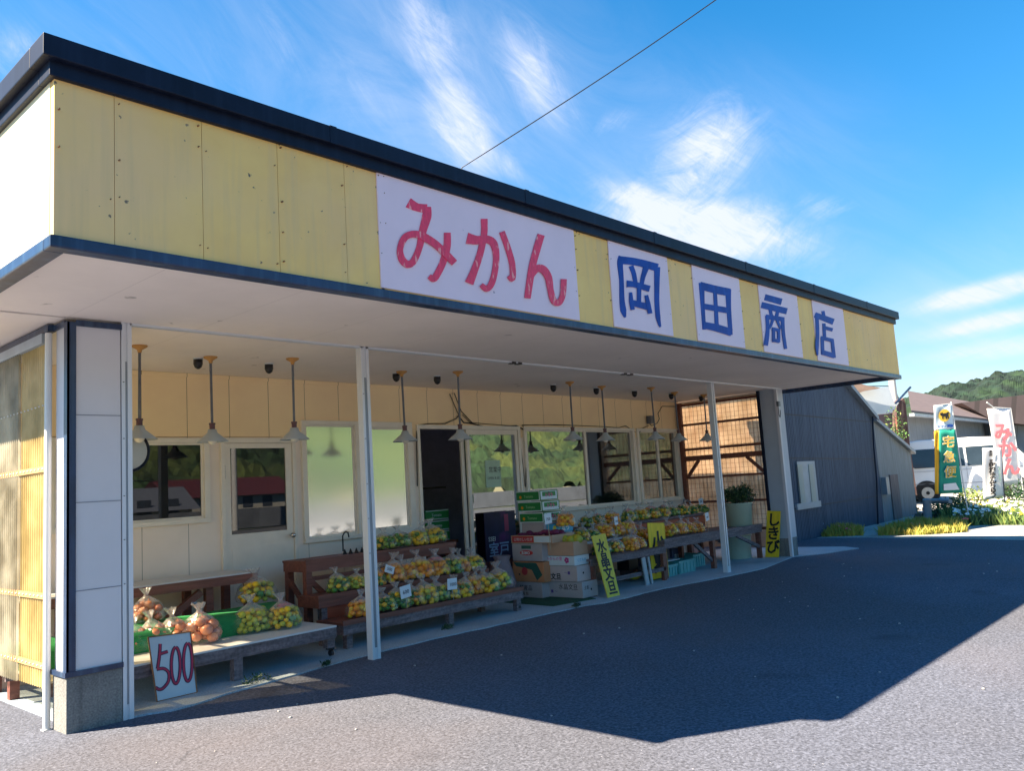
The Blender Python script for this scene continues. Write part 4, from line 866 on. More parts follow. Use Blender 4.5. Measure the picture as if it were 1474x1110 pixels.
# poster stand by the door
P0, P1 = aY(697, 741, 1.93), aY(742, 803, 1.93)
ps = thing('festival_poster', 'dark purple festival poster standing before the sliding door, printed 室戸', 'poster', (P0.x, 1.93, .03)); b = MB(); b.box(P0.x, P1.x+.04, 1.93, 1.945, P1.z, P0.z+.02); pb = b.build('board', mat('purple_poster', (.014, .010, .05), .6, .5, 3, col2=(.18, .02, .20), col2_t=(.52, .68)), ps)
text('SSEI', .085, whp, pb, (P0.x+.05, 1.9285, P0.z-.36), (1, 0, 0), (0, 0, 1), .0005); text('室戸', .20, mat('pale_blue_print', (.25, .40, .62), .5), pb, (P0.x+.05, 1.9285, P1.z+.07), (1, 0, 0), (0, 0, 1), .0005, .003)
b = MB(); b.box(P1.x-.18, P1.x-.10, 1.928, 1.93, P0.z-.25, P0.z-.02); b.build('print', mat('dark_red_print', (.30, .02, .10), .5), pb)
for x in (P0.x+.05, P1.x-.05): b = MB(); b.box(x, x+.04, 1.93, 1.96, .03, P1.z); b.build('leg', wood_b, ps)
b = MB(); b.box(P0.x, P1.x, 1.94, 1.99, P1.z-.08, P1.z-.002); b.build('crossbar', mat('dark_red_board', (.08, .015, .02), .6), ps)
# paper sack beside the cartons
b = MB(); b.lathe([(.10, .03), (.15, .06), (.16, .22), (.14, .38), (.09, .50), (.11, .56)], 14, (5.50, 1.34, 0), True, .08)
tag(b.build('paper_sack', mat('brown_paper', (.26, .20, .22), .8, .15, 6, bump=.5, bscale=20)), 'crumpled brown paper sack standing left of the carton stacks', 'sack')
# black hook rack on top tier left
hk = thing('scissors_stand', 'thin black stand with small tools on the left of the top step', 'stand', (2.98, 1.42, .80)); P0 = aY(494, 794, 1.45); b = MB()
b.tube([P0, P0+V((0, 0, .16)), P0+V((.03, 0, .20)), P0+V((.07, 0, .19)), P0+V((.08, 0, .14))], .008, 6); b.build('hook', black, hk); b = MB()
for k in range(4): b.lathe([(.028, 0), (.004, .055)], 6, (P0.x+.02+k*.075, 1.45, .80))
b.build('tool_tip', black, hk)

# ------------------------------------------------------------------ buckets with sakaki branches, crates
pm = mat('pale_green_plastic', (.62, .76, .60), .35, .05, 3)
def bucket(x, y, z, r, h, lab, grp):
    t = thing('plastic_bucket', lab, 'bucket', (x, y, z), grp)
    b = MB(); b.lathe([(0, z), (r*.90, z), (r*.99, z+h*.96), (r*1.05, z+h*.965), (r*1.05, z+h), (r*.97, z+h), (r*.86, z+.02), (0, z+.02)], 32, (x, y, 0)); b.build('bucket_body', pm, t); return t
q = aY(1065, 757, .76); bx = q.x
bucket(bx, .76, .537, .225, .37, 'pale green bucket of dark leafy branches on the right end of the stand', 'pale green buckets')
q = aY(1066, 800, .80); bucket(q.x, .85, .013, .24, .38, 'pale green bucket on the slab under the right end of the stand', 'pale green buckets')
lf_m = [mat('dark_leaf', (.015, .05, .02), .45, .3, 8), mat('mid_leaf', (.03, .085, .025), .45, .3, 8), mat('bright_leaf', (.09, .16, .04), .45, .3, 8)]
def leaves(mb, c, rad, n, ls, rnd, mats=3, up=.3):
    for k in range(n):
        d = V((rnd.gauss(0, 1), rnd.gauss(0, 1), rnd.gauss(0, 1)))
        d = d.normalized()*rnd.random()**.45; p = V(c)+V((d.x*rad[0], d.y*rad[1], d.z*rad[2]))
        a = V((rnd.gauss(0, 1), rnd.gauss(0, 1), rnd.gauss(up, .7))).normalized(); s = a.cross(V((rnd.gauss(0, 1), rnd.gauss(0, 1), rnd.gauss(0, 1)))).normalized()
        l = ls*rnd.uniform(.7, 1.3); w = l*.38; nrm = a.cross(s)
        mb.mt(rnd.choices(range(mats), [5, 4, 1][:mats])[0]); mb.add([p, p+a*l*.5+s*w/2+nrm*l*.06, p+a*l, p+a*l*.5-s*w/2+nrm*l*.06], [(0, 1, 2, 3)])
rnd = random.Random(11); sk_ = thing('sakaki_branches', 'dense dark green leafy branches standing in the upper bucket', 'plant', (bx, .76, .85))
b = MB()
for k in range(16): a = k*.9; b.tube([(bx+.08*cos(a), .76+.08*sin(a), .60), (bx+(.14+.012*k)*cos(a), .76+(.14+.01*k)*sin(a), 1.02+.09*sin(k*2.3))], .004, 5)
b.build('stem', wood_g, sk_); b = MB(); leaves(b, (bx-.02, .76, 1.02), (.33, .30, .14), 1500, .055, rnd); leaves(b, (bx+.16, .70, 1.12), (.12, .12, .10), 160, .05, rnd); leaves(b, (bx-.25, .72, 1.05), (.10, .12, .14), 120, .05, rnd); b.build('foliage', lf_m, sk_)
crm = mat('teal_plastic', (.10, .38, .38), .4, .06, 4)
def crate(x, y, z, w, d, h, lab):
    t = thing('plastic_crate', lab, 'crate', (x, y, z), 'teal plastic crates under the right stand'); b = MB(); k = .012
    b.box(x, x+w, y, y+k, z, z+h); b.box(x, x+w, y+d-k, y+d, z, z+h); b.box(x, x+k, y+k, y+d-k, z, z+h); b.box(x+w-k, x+w, y+k, y+d-k, z, z+h); b.box(x+k, x+w-k, y+k, y+d-k, z, z+k)
    b.box(x-.012, x+w+.012, y-.012, y, z+h-.03, z+h); b.box(x-.012, x, y, y+d, z+h-.03, z+h)
    for i in range(5): xx = x+.02+(w-.07)*i/4; b.box(xx, xx+.018, y-.010, y, z+.01, z+h-.031)
    for i in range(4): yy = y+.02+(d-.07)*i/3; b.box(x-.010, x, yy, yy+.018, z+.01, z+h-.031)
    b.build('crate_body', crm, t)
crate(7.93, .60, .013, .38, .34, .16, 'teal plastic crate nearest the small table, one white lid on it')
crate(8.40, .62, .013, .44, .34, .18, 'middle teal plastic crate on the slab under the stand')
crate(9.18, .85, .013, .34, .34, .19, 'teal plastic crate standing apart behind the stand leg')
b = MB(); b.box(8.02, 8.50, .66, .90, .212, .222); tag(b.build('thin_cover', wood_w), 'thin white lid lying across the two left teal crates', 'lid')
t, bo = carton(8.1, 1.05, .013, .75, .4, .34, mat('dark_carton', (.10, .09, .14), .7), 'large dark carton on the slab behind the teal crates', grp='cartons under the right stand')
t, bo = carton(9.0, 1.1, .013, .35, .35, .30, mat('dark_blue_carton', (.05, .08, .18), .7), 'dark blue carton behind the leg of the right stand', grp='cartons under the right stand')
py_txt('高知', .09, whp, bo, 9.05, 1.1, .15)
b = MB(); b.sphere((7.55, .80, .085), .055, 2, (2.4, 1, .9)); tag(b.build('yellow_pouch', mat('yellow_plastic', (.62, .45, .02), .4, bump=.5, bscale=12)), 'yellow plastic pouch on the slab under the small table', 'pouch')
b = MB(); b.box(7.50, 7.72, .85, 1.05, .16, .34); tag(b.build('small_basket', black), 'small black slatted basket under the small table', 'basket')
# hook shackle on the pillar
q = aY(1122, 592, .05); b = MB(); b.tube([q+V((-.03, 0, .12)), q+V((-.03, 0, -.06)), q+V((0, -.0, -.10)), q+V((.03, 0, -.06)), q+V((.03, 0, .02))], .007, 6); b.box(q.x-.045, q.x+.02, .03, .07, q.z+.08, q.z+.16)
tag(b.build('padlock', pipeg), 'small metal hasp and shackle hanging high on the right pillar', 'padlock')

# ------------------------------------------------------------------ metal clad hut at the right
HP0 = V((14.0, 1.22, 0)); HD = V((1, .035, 0)).normalized(); HN = V((-HD.y, HD.x, 0))
def hp(px, py, off=0):
    n = V((-HD.y, HD.x, 0)); v = ray(px, py); t = (HP0-n*off-CAM).dot(n)/v.dot(n); return CAM+v*t
sid = mat('blue_grey_siding', (.045, .062, .098), .7, .6, 2.2, wood=(17, 17, .45), bump=.5, bscale=2, spec=.12, seam=(0, .076, .026, (.085, .11, .155)), streak=(.12, .15, .20), spots=(.12, .18, .30), spot_scale=6, spot_t=.74)
hut = thing('metal_clad_hut', 'dark blue grey corrugated hut with a lean-to beside the shop', 'hut', tuple(V((16, 1.3, 0))))
A = hp(1213.5, 552); Bq = hp(1256, 603); sl = (Bq-A)
rid = A-sl*1.75; ev = rid-HD*1.3+V((0, 0, -1.0)); print('HUT', A, Bq, rid, ev) 
def gp(p, z=None): return V((p.x, p.y, p.z if z is None else z))
lft = gp(ev); b = MB()
dep = HN*7
b.prism([gp(lft, -.05), gp(Bq, -.05), Bq, rid, lft], dep); b.build('wall', sid, hut)
b = MB(); lw = MB()
# ochre cladding added toward the shop, cut and coloured for the screen's warm glow
lw.prism([gp(lft, -.02)-HD*.01, gp(lft, 2.75)-HD*.01, gp(lft, 2.75)-HD*.01+dep, gp(lft, -.02)-HD*.01+dep], -HD*.02); sc_ = lw.build('glow_cladding', mat('ochre_cladding', (.46, .35, .27), .8, .2, 2, streak=(.35, .16, .08)), hut)
for p, q in ((rid, Bq), (lft, rid)):
    d = (q-p).normalized(); u = V((0, 0, 1)); e = .10
    b.prism([p-HN*.12, q+d*.12-HN*.12, q+d*.12-HN*.12+u*e, p-HN*.12+u*e], dep+HN*.3)
b.build('roof', mat('blue_grey_roof', (.16, .20, .27), .45, .2, 6), hut)
b = MB()
for py in (): pass
c1, c2 = hp(1140, 597, .004), hp(1254, 607, .004)
for (a, c) in (((1100, 593), (1254, 607.5)), ((1100, 659), (1261, 661)), ((1100, 740), (1264, 714))):
    b.bar(hp(*a, .006), hp(*c, .006), .012, .014)
b.build('lap_joint', mat('joint_dark', (.015, .02, .035), .6), hut)
# lean-to
LA, LB_ = hp(1257, 607), hp(1310.5, 652)
b = MB(); b.prism([gp(LA, -.05), gp(LB_, -.05), LB_, LA], HN*5); lt = b.build('lean_to', mat('grey_board_wall', (.17, .19, .21), .7, .3, 2.5, wood=(10, 10, .6)), hut)
b = MB(); dd = (LB_-LA).normalized(); b.prism([LA-HN*.1-dd*.05, LB_+dd*.15-HN*.1, LB_+dd*.15-HN*.1+V((0, 0, .09)), LA-HN*.1-dd*.05+V((0, 0, .09))], HN*5.2); b.build('roof', mat('blue_grey_roof'  , (.16, .20, .27)), lt)
def hbox(px0, py0, px1, py1, t, m, name, par, off=0):
    a, c = hp(px0, py0, off), hp(px1, py1, off); x0, x1, z0, z1 = a, c, min(a.z, c.z), max(a.z, c.z)
    b = MB(); b.prism([gp(a, z0), gp(c, z0), gp(c, z1), gp(a, z1)], -HN*t); return b.build(name, m, par)
hbox(1279, 684, 1299, 757, .03, mat('old_brown_boards', (.16, .12, .12), .8, .4, 2, wood=(9, 9, .6)), 'door', lt)
hbox(1267.5, 688, 1275, 712, .12, mat('meter_grey', (.20, .23, .26), .5), 'meter_box', lt)
b = MB(); b.tube([hp(1256, 600, .05), hp(1257.5, 640, .05), hp(1262, 690, .05), hp(1264, 765, .05)], .02, 8); b.build('downpipe', capm, hut)
wf = hbox(1145, 665, 1177, 728, .03, mat('dull_silver', (.30, .34, .38), .5), 'window', hut)
hbox(1147, 669, 1159.5, 724, .012, mat('curtain', (.42, .42, .36), .9, .1, 3, wood=(20, 20, .5)), 'pane', wf, .031); hbox(1163, 669, 1175, 724, .012, mat('curtain', (.5, .52, .46)), 'pane', wf, .031)
hbox(1144, 726, 1179, 729.5, .05, MATS['dull_silver'], 'sill', wf)

# ------------------------------------------------------------------ old house, warehouse, hill
VF = V((F3.x, F3.y, 0)).normalized()
def trace(pts, d, t, name, m, par):
    b = MB(); b.prism([aD(x, y, d) for x, y in pts], VF*t); return b.build(name, m, par)
oz = lambda x, y: (1130+x/8.19, 530+y/8.19)
hs = thing('old_house', 'old house with white sheet canopy and a rusty red side wall behind the hut', 'house', tuple(gp(aD(1285, 600, 27), 0)))
trace([oz(*p) for p in ((700, 120), (960, 250), (1130, 228), (1230, 220), (1290, 410), (1345, 405), (1262, 528), (1030, 552), (900, 600))], 27, .25, 'canopy', mat('white_sheet', (.55, .60, .64), .5, .08, 1), hs)
trace([oz(*p) for p in ((760, 150), (970, 205), (1130, 232), (960, 262), (850, 300))], 26.6, .3, 'roof', mat('tan_tiles', (.36, .24, .18), .8, .2, 3), hs)
trace([oz(*p) for p in ((1000, 560), (1262, 532), (1350, 405), (1420, 420), (1400, 1400), (1000, 1400))], 27.8, 5, 'wall', mat('dark_wall', (.05, .04, .06), .8, .4, 1), hs)
trace([oz(*p) for p in ((1345, 400), (1400, 350), (1425, 430), (1474, 930), (1560, 1500), (1360, 1500))], 27.2, .5, 'side_wall', mat('rusty_red_wall', (.075, .038, .036), .85, .4, 2, wood=(4, 4, .6), streak=(.35, .25, .2)), hs)
b = MB(); b.bar(aD(*oz(1300, 420), 26.8), aD(1311, 557, 26.8), .05, .06); b.build('roof_edge', trimm, hs)
cr = thing('climbing_shrub', 'green shrub growing between the old house and the hut', 'shrub', tuple(gp(aD(1290, 620, 26.5), 0))); b = MB(); rnd = random.Random(2)
c = aD(*oz(1320, 800), 26.4); leaves(b, c, (.24, .4, .18), 180, .09, rnd); c = aD(*oz(1300, 660), 26.5); leaves(b, c, (.16, .3, .6), 180, .09, rnd); b.build('foliage', [mat('leaf_a', (.05, .12, .03), .6), mat('leaf_b', (.10, .22, .05), .6), mat('leaf_c', (.25, .32, .06), .6)], cr)
b = MB(); b.tube([gp(aD(1290, 620, 26.5), 0), aD(1290, 600, 26.5)], .04, 6); b.build('trunk', wood_b, cr)
up = thing('utility_pole', 'slim pale concrete utility pole rising behind the white canopy', 'utility pole', tuple(gp(aD(1287, 600, 30), 0)))
b = MB(); pt = aD(1283, 540, 30); b.tube([gp(pt, 0), gp(pt, pt.z*.5), pt], [.16, .14, .12], 12); b.build('pole', mat('pale_concrete', (.45, .44, .42), .8), up)
b = MB(); b.tube([pt+V((0, 0, -.3)), aD(1296, 580, 30.2)], .02, 5); b.tube([pt+V((0, 0, -.4)), aD(1240, 556, 34)], .02, 5); b.build('wire', black, up)
wroof = mat('brown_tiled_roof', (.155, .115, .11), .8, .15, 1.5, wood=(.6, 3, 3), seam=None); wroof2 = mat('brown_ribbed_roof', (.17, .125, .12), .8, .12, .6, seam=(0, .9, .25, (.11, .085, .08)))
wh = thing('warehouse', 'long warehouse with a weathered brown roof and grey walls behind the van', 'warehouse', tuple(gp(aZ(1360, 605, 4), 0)))
E1, E2 = aZ(1312, 594, 4.0), aZ(1474, 611, 4.0); E3 = E1+(E2-E1)*1.5
R1 = aZ(1307, 565, 6.3); R1 = V((R1.x, R1.y, 6.3)); RD = R1+(E3-E1)
b = MB(); b.prism([E1, E3, RD, R1], V((0, 0, .12))); b.build('roof', wroof, wh)
n_ = V((-(E3-E1).y, (E3-E1).x, 0)).normalized(); wi = n_*.7
b = MB(); b.prism([gp(E1+wi, 0), gp(E3+wi, 0), gp(E3+wi, 3.95), gp(E1+wi, 3.95)], n_*8); b.build('wall', mat('grey_sheet_wall', (.20, .22, .25), .7, .15, 1, seam=(0, 1.2, .05, (.12, .13, .15))), wh)
b = MB(); b.bar(E1+V((0, 0, -.12)), E3+V((0, 0, -.12)), .25, .16); b.build('gutter', mat('pale_gutter', (.42, .45, .48), .5), wh)
w2 = thing('workshop', 'second ribbed brown roofed workshop rising at the right edge of the picture', 'workshop', tuple(gp(aD(1440, 600, 66), 0)))
trace([(1384, 580), (1429, 574), (1474, 568.5), (1580, 556), (1600, 622), (1474, 611), (1430, 606)], 60, 1.2, 'roof', wroof2, w2); trace([(1425, 606), (1600, 622), (1600, 660), (1425, 655)], 61, 6, 'wall', mat('grey_sheet_wall', (.20, .22, .25)), w2)

fol = mat('hill_foliage', (.005, .020, .011), .9, .6, .22, col2=(.012, .034, .012), col2_t=(.5, .62), bump=.6, bscale=1.2, fine=1.6)
def hill(name, n, m, f, mt_):
    vs = [f(i/(n-1), j/(m-1)) for i in range(n) for j in range(m)]
    b = MB(); b.add(vs, [(i*m+j, i*m+j+1, (i+1)*m+j+1, (i+1)*m+j) for i in range(n-1) for j in range(m-1)]); return struct(b, name, mt_)
def lump(p, s=5.): 
    q = V(p)/s; return abs(noise.noise(q))*1.5+.6*noise.noise(q*2.1)+.3*noise.noise(q*4.7)
crest = [(1180, 600), (1260, 590), (1310, 578), (1345, 568), (1360, 560), (1378, 553), (1400, 551), (1423, 547), (1448, 540), (1474, 538), (1510, 534), (1560, 545), (1640, 570), (1760, 600)]
def fh(u, v):
    px = 1180+u*580
    for (x0, y0), (x1, y1) in zip(crest, crest[1:]):
        if x0 <= px <= x1: py = y0+(y1-y0)*(px-x0)/(x1-x0)
    d = 150+v*110; w = sin(min(1, v*1.35)*pi/2)*(1 if v < .75 else 1-(v-.75)*1.2); top = aD(px, py, 233); g = aD(px, 640, d)
    z = (top.z)*w; q = aD(px, 600, d); l = lump((q.x, q.y, z), 7)*2.2*min(1, v*4); return (q.x, q.y, z-1.2+l)
hill('hill', 190, 70, fh, fol)
fol2 = mat('near_hill_foliage', (.022, .046, .016), .9, .6, .15, col2=(.065, .085, .02), col2_t=(.48, .62), fine=1.3)
def fh2(u, v):
    x = -110+u*330; y = -82-v*90; z = (4+30*sin(min(1, v*1.3)*pi/2))*(.8+.35*noise.noise(V((x*.02, 3, 0)))); return (x, y, z*v**.35+lump((x, y, z), 4)*2.2+noise.noise(V((x, y, z))*.9)*1.0)
hill('wooded_hill', 330, 80, fh2, fol2)
b = MB(); b.box(-60, 160, -34.5, -34, 0, 1.1); tag(b.build('roadside_wall', mat('weathered_grey_wall', (.13, .14, .16), .9, .3, .6, streak=(.08, .08, .08))), 'long low concrete wall across the road', 'wall')
def far_house(x, y, w, d, h, rm, lab):
    t = thing('house', lab, 'house', (x, y, 0)); b = MB(); b.box(x, x+w, y, y+d, 0, h); b.build('wall', mat('beige_wall', (.45, .42, .36), .8), t)
    b = MB(); o = .5; b.prism([(x-o, y-o, h), (x-o, y+d+o, h), (x-o, y+d/2, h+1.9)], (w+2*o, 0, 0)); b.build('roof', rm, t)
    for k in range(int(w/2.2)): b = MB(); b.box(x+.6+k*2.2, x+1.7+k*2.2, y+d, y+d+.03, 1.0, 2.1); b.build('window', mat('blank_window', (.05, .06, .08), .2), t)
far_house(34, -74, 13, 7, 2.2, mat('red_tiles', (.10, .022, .028), .7, .3, 2, seam=(0, .5, .1, (.05, .015, .02))), 'long house with a dark red roof across the road')
far_house(17, -66, 6, 6, 1.8, mat('grey_tiles', (.12, .13, .16), .6), 'low house with grey tiled roof across the road')
far_house(25, -60, 5, 5, 1.2, mat('grey_tiles', (.12, .13, .16), .6), 'small grey roofed shed nearest the road on the far side')
far_house(10, -78, 8, 6, 2.6, mat('brown_tiles', (.14, .09, .08), .6), 'brown roofed house farthest back across the road')
pl = thing('utility_pole', 'tall concrete utility pole with crossarms across the road', 'utility pole', (20.5, -31, 0)); b = MB(); b.tube([(20.5, -31, 0), (20.5, -31, 8.5)], [.17, .11], 10); b.build('pole', mat('pale_concrete', (.45, .44, .42)), pl)
b = MB()
for z in (8.2, 7.5, 6.9): b.box(19.6, 21.4, -31.15, -31.05, z, z+.1)
b.build('crossarm', alu, pl)

# inside the clear window: standing lamp and a pot
q0, q1 = aY(801, 652, 2.6), aY(807, 737, 2.6); fl = thing('standing_lamp', 'white standing lamp with a flared head behind the clear window', 'lamp', tuple(q1)); b = MB(); b.tube([q1, q0], .014, 8); b.box(q1.x-.12, q1.x+.12, q1.y-.08, q1.y+.08, q1.z-.12, q1.z); b.build('stem', wood_w, fl)
b = MB(); b.lathe([(.03, -.10), (.10, .0), (.10, .02), (0, .02)], 16, q0); b.build('lamp_head', wood_w, fl)
q0 = aY(838, 705, 2.45); vz = thing('white_vase', 'white curved vase on the counter behind the clear window', 'vase', tuple(q0)); b = MB(); b.lathe([(.0, -.08), (.05, -.07), (.08, 0), (.05, .07), (.02, .10), (.018, .22), (.03, .26)], 16, q0); b.build('vase_body', wood_w, vz)
b = MB(); b.box(7.4, 10.8, 2.35, 2.75, .95, 1.0); b.box(7.4, 10.8, 2.37, 2.40, .06, .95); tag(b.build('counter', mat('counter_grey', (.30, .31, .33), .6)), 'long grey counter just inside the clear windows', 'counter')

# ------------------------------------------------------------------ van
paint = mat('white_van_paint', (.80, .80, .80), .25, .02, 2); vgl = mat('tinted_window', (.03, .045, .06), .08, .2, 1.5); rub = mat('tyre_rubber', (.02, .02, .02), .8); rim = mat('steel_rim', (.35, .36, .38), .3, metal=.7)
L_, H_ = 4.35, 2.12; vp = aZ(1331, 722); hd = radians(-64)
van = thing('white_van', 'white boxy van parked side-on behind the banners', 'van', tuple(vp))
prof = [(-.62, .42), (-.66, .60), (-.64, 1.15), (-.60, 1.60), (-.50, 1.98), (-.38, 2.09), (-.1, 2.12), (1.6, 2.12), (2.35, 2.08), (2.62, 1.98), (3.22, 1.26), (3.55, 1.12), (3.68, .92), (3.70, .40), (3.3, .28), (-.5, .28)]
def hw(z): return .80 if z < 1.15 else .80-.10*(z-1.15)/.97
vs = [V((x, -hw(z), z)) for x, z in prof]+[V((x, hw(z), z)) for x, z in prof]; n = len(prof)
b = MB(); b.add(vs, [tuple(range(n))[::-1], tuple(range(n, 2*n))]+[(i, (i+1) % n, n+(i+1) % n, n+i) for i in range(n)]); bd = b.build('body', paint, None, bevel=.05)
vparts = [bd]
def vp_(mb, name, m, par=None): o = mb.build(name, m, None); vparts.append(o); o['_p'] = 0; del o['_p']; return o
def side_poly(pts, side, off): return [V((x, side*(hw(z)+off), z)) for x, z in pts]
subs = []
for s in (-1, 1):
    for pts in ([(-.42, 1.22), (-.46, 1.62), (-.36, 1.80), (.55, 1.80), (.55, 1.16), (-.30, 1.16)], [(.64, 1.16), (.64, 1.80), (1.25, 1.80), (1.25, 1.16)], [(1.33, 1.16), (1.33, 1.80), (2.25, 1.80), (2.42, 1.70), (2.62, 1.30), (2.62, 1.16)]):
        b = MB(); b.prism(side_poly(pts, s, .004), (0, s*.008, 0)); subs.append((vp_(b, 'side_window', vgl), bd))
    b = MB()
    for x in (.60, 1.29, 2.68): b.bar(V((x, s*.803, .42)), V((x, s*.803, 1.12)), .008, .008, (0, 1, 0))
    b.bar(V((-.62, s*.803, 1.04)), V((3.1, s*.803, 1.04)), .010, .008, (0, 1, 0)); b.bar(V((-.62, s*.803, .62)), V((3.5, s*.803, .56)), .016, .02, (0, 1, 0)); subs.append((vp_(b, 'door_seam', mat('seam_grey', (.25, .25, .26), .5)), bd))
    for x in (.75, 2.2): b = MB(); b.box(x, x+.20, s*.80-.012, s*.80+.02, .98, 1.01); subs.append((vp_(b, 'handle', paint), bd))
    b = MB(); b.box(-.665, -.56, s*.74-.045, s*.74+.045, .80, 1.16); vp_(b, 'tail_light', mat('red_lens', (.55, .03, .03), .25))
    b = MB(); b.box(3.50, 3.70, s*.60-.12, s*.60+.12, .78, .96); vp_(b, 'headlight', mat('clear_lens', (.6, .62, .65), .1))
    b = MB(); b.box(2.72, 2.80, s*.86-.06, s*.86+.08, 1.18, 1.36); vp_(b, 'mirror', paint)
    for x in (0, 2.72):
        b = MB(); b.tube([V((x, s*.808, .33)), V((x, s*.70, .33))], .40, 28); subs.append((vp_(b, 'wheel_arch', mat('arch_black', (.03, .03, .03), .8)), bd))
        b = MB(); b.tube([V((x, s*.66, .31)), V((x, s*.83, .31))], .31, 28); w = vp_(b, 'wheel', rub); b = MB(); b.tube([V((x, s*.828, .31)), V((x, s*.842, .31))], .20, 20); subs.append((vp_(b, 'rim', rim), w)); b = MB(); b.tube([V((x, s*.84, .31)), V((x, s*.86, .31))], .06, 12); subs.append((vp_(b, 'hub', rub), w))
b = MB(); b.prism([(2.70, -.66, 1.93), (2.70, .66, 1.93), (3.20, .70, 1.31), (3.20, -.70, 1.31)], (.03, 0, .02)); vp_(b, 'windscreen', vgl)
b = MB(); b.box(-.72, -.60, -.76, .76, .36, .60); b.box(3.60, 3.76, -.76, .76, .30, .56); vp_(b, 'bumper', paint)
sp_ = {id(o): w for o, w in subs}
for o in vparts:
    w = sp_.get(id(o)); o.parent = w if w else van
van.rotation_euler = (0, 0, hd)

# ------------------------------------------------------------------ banners
clw = mat('white_cloth', (.80, .78, .78), .8, .03, 3); clg = mat('green_cloth', (.01, .26, .19), .8, .1, 3); clo = mat('orange_cloth', (.75, .38, .02), .8, .1, 3); pnk = mat('pink_ink', (.85, .22, .25), .7, .1); cly = mat('yellow_ink', (.80, .50, .05), .7)
def quad_at(c, d): return [aD(x, y, d) for x, y in c]    # TL TR BR BL
def cloth(c, d, m, par, th=.006, name='cloth', wave=.008):
    TL, TR, BR, BL = quad_at(c, d); b = MB(); n, k = 8, 14; vs = []
    for s in (0, 1):
        for j in range(k+1):
            for i in range(n+1):
                p = TL.lerp(TR, i/n).lerp(BL.lerp(BR, i/n), j/k)-VF*(wave*sin(i*.9+j*.35)+th*s); vs.append(p)
    N = (n+1)*(k+1); fs = []
    for j in range(k):
        for i in range(n): a = j*(n+1)+i; fs += [(a, a+1, a+n+2, a+n+1), (N+a, N+a+n+1, N+a+n+2, N+a+1)]
    rimv = [i for i in range(n+1)]+[j*(n+1)+n for j in range(1, k+1)]+[k*(n+1)+i for i in range(n-1, -1, -1)]+[j*(n+1) for j in range(k-1, 0, -1)]
    for a, c_ in zip(rimv, rimv[1:]+rimv[:1]): fs.append((a, c_, N+c_, N+a))
    b.add(vs, fs, True); o = b.build(name, m, par); return o, (TL, TR, BR, BL)
def on_cloth(s, size, m, par, Q, u, v, bold=.0, off=.03, slant=True, sx=1.):
    TL, TR, BR, BL = Q; p = TL.lerp(TR, u).lerp(BL.lerp(BR, u), v); xd = (TR-TL).normalized(); ud = (TL-BL).normalized() if slant else V((0, 0, 1))
    return text(s, size, m, par, p-xd*size*.45*sx-ud*size*.38-VF*off, xd, ud, .002, bold, sx=sx)
z7 = lambda x, y: (1290+x/5.288, 560+y/5.288)
d1 = 18.0; f1 = thing('delivery_banner', 'green and white delivery banner with a black cat mark on a white pole', 'banner', tuple(gp(aD(1397, 757, d1), 0)), 'upright advertising banners')
b = MB(); b.tube([aD(*z7(556, 1000), d1), aD(*z7(500, 640), d1), aD(*z7(418, 98), d1)], .014, 8); b.tube([aD(*z7(418, 112), d1), aD(*z7(283, 128), d1)], .008, 6); b.build('pole', aluw, f1)
c1, Q = cloth([z7(285, 128), z7(422, 116), z7(448, 312), z7(290, 318)], d1, mat('pale_blue_cloth', (.55, .68, .76), .8), f1)
TL, TR, BR, BL = Q; cc = TL.lerp(TR, .52).lerp(BL.lerp(BR, .52), .42); xd = (TR-TL).normalized(); ud = (TL-BL).normalized()
b = MB(); b.prism([cc+xd*.125*cos(a)+ud*.135*sin(a)-VF*.026 for a in [k*pi/12 for k in range(24)]], -VF*.002); b.build('emblem', cly, c1)
cat = [(-.09, .01), (-.10, .07), (-.075, .05), (-.05, .08), (-.04, .045), (.04, .05), (.075, .07), (.11, .06), (.085, .04), (.085, -.02), (.10, -.08), (.075, -.08), (.06, -.03), (.045, -.08), (.02, -.08), (.02, -.02), (-.02, -.02), (-.03, -.07), (-.055, -.07), (-.05, -.01)]
b = MB(); b.prism([cc+xd*x+ud*y-VF*.030 for x, y in cat], -VF*.002); b.build('emblem', ink, c1)
on_cloth('ヤマト運輸', .068, navy, c1, Q, .20, .86, .002)
c2, Q = cloth([z7(326, 314), z7(446, 308), z7(508, 790), z7(326, 800)], d1-.02, clg, f1)
for i, ch in enumerate('宅急便'):
    v = .19+.235*i; on_cloth(ch, .27, clw, c2, Q, .46, v, .007, .040); on_cloth(ch, .27, cly, c2, Q, .46, v, .001, .046)
TL, TR, BR, BL = Q; P = [TL.lerp(TR, u).lerp(BL.lerp(BR, u), v)-VF*.022 for u, v in ((.18, .95), (.84, .95), (.72, .84), (.18, .85))]; b = MB(); b.prism(P, -VF*.002); b.build('print', clw, c2)
cloth([z7(288, 322), z7(326, 316), z7(328, 800), z7(296, 800)], d1-.01, clo, f1, name='cloth_back')
b = MB(); q = aD(1397, 757, d1); q.z = 0; b.hexa([q+V((x, y, z)) for z in (0, .20) for x, y in ((-.25, -.26), (.15, -.26), (.15, .14), (-.25, .14))]); tag(b.build('banner_base', mat('brown_block', (.25, .17, .13), .9, .2, 6, bump=.5), None, bevel=.01), 'brown concrete block holding the delivery banner pole', 'block')
d2 = 22; f2 = thing('orange_sale_banner', 'tall white banner with pink みかん characters', 'banner', tuple(gp(aD(1468, 730, d2), 0)), 'upright advertising banners')
c1, Q = cloth([z7(690, 150), z7(866, 146), z7(962, 735), z7(790, 735)], d2, clw, f2)
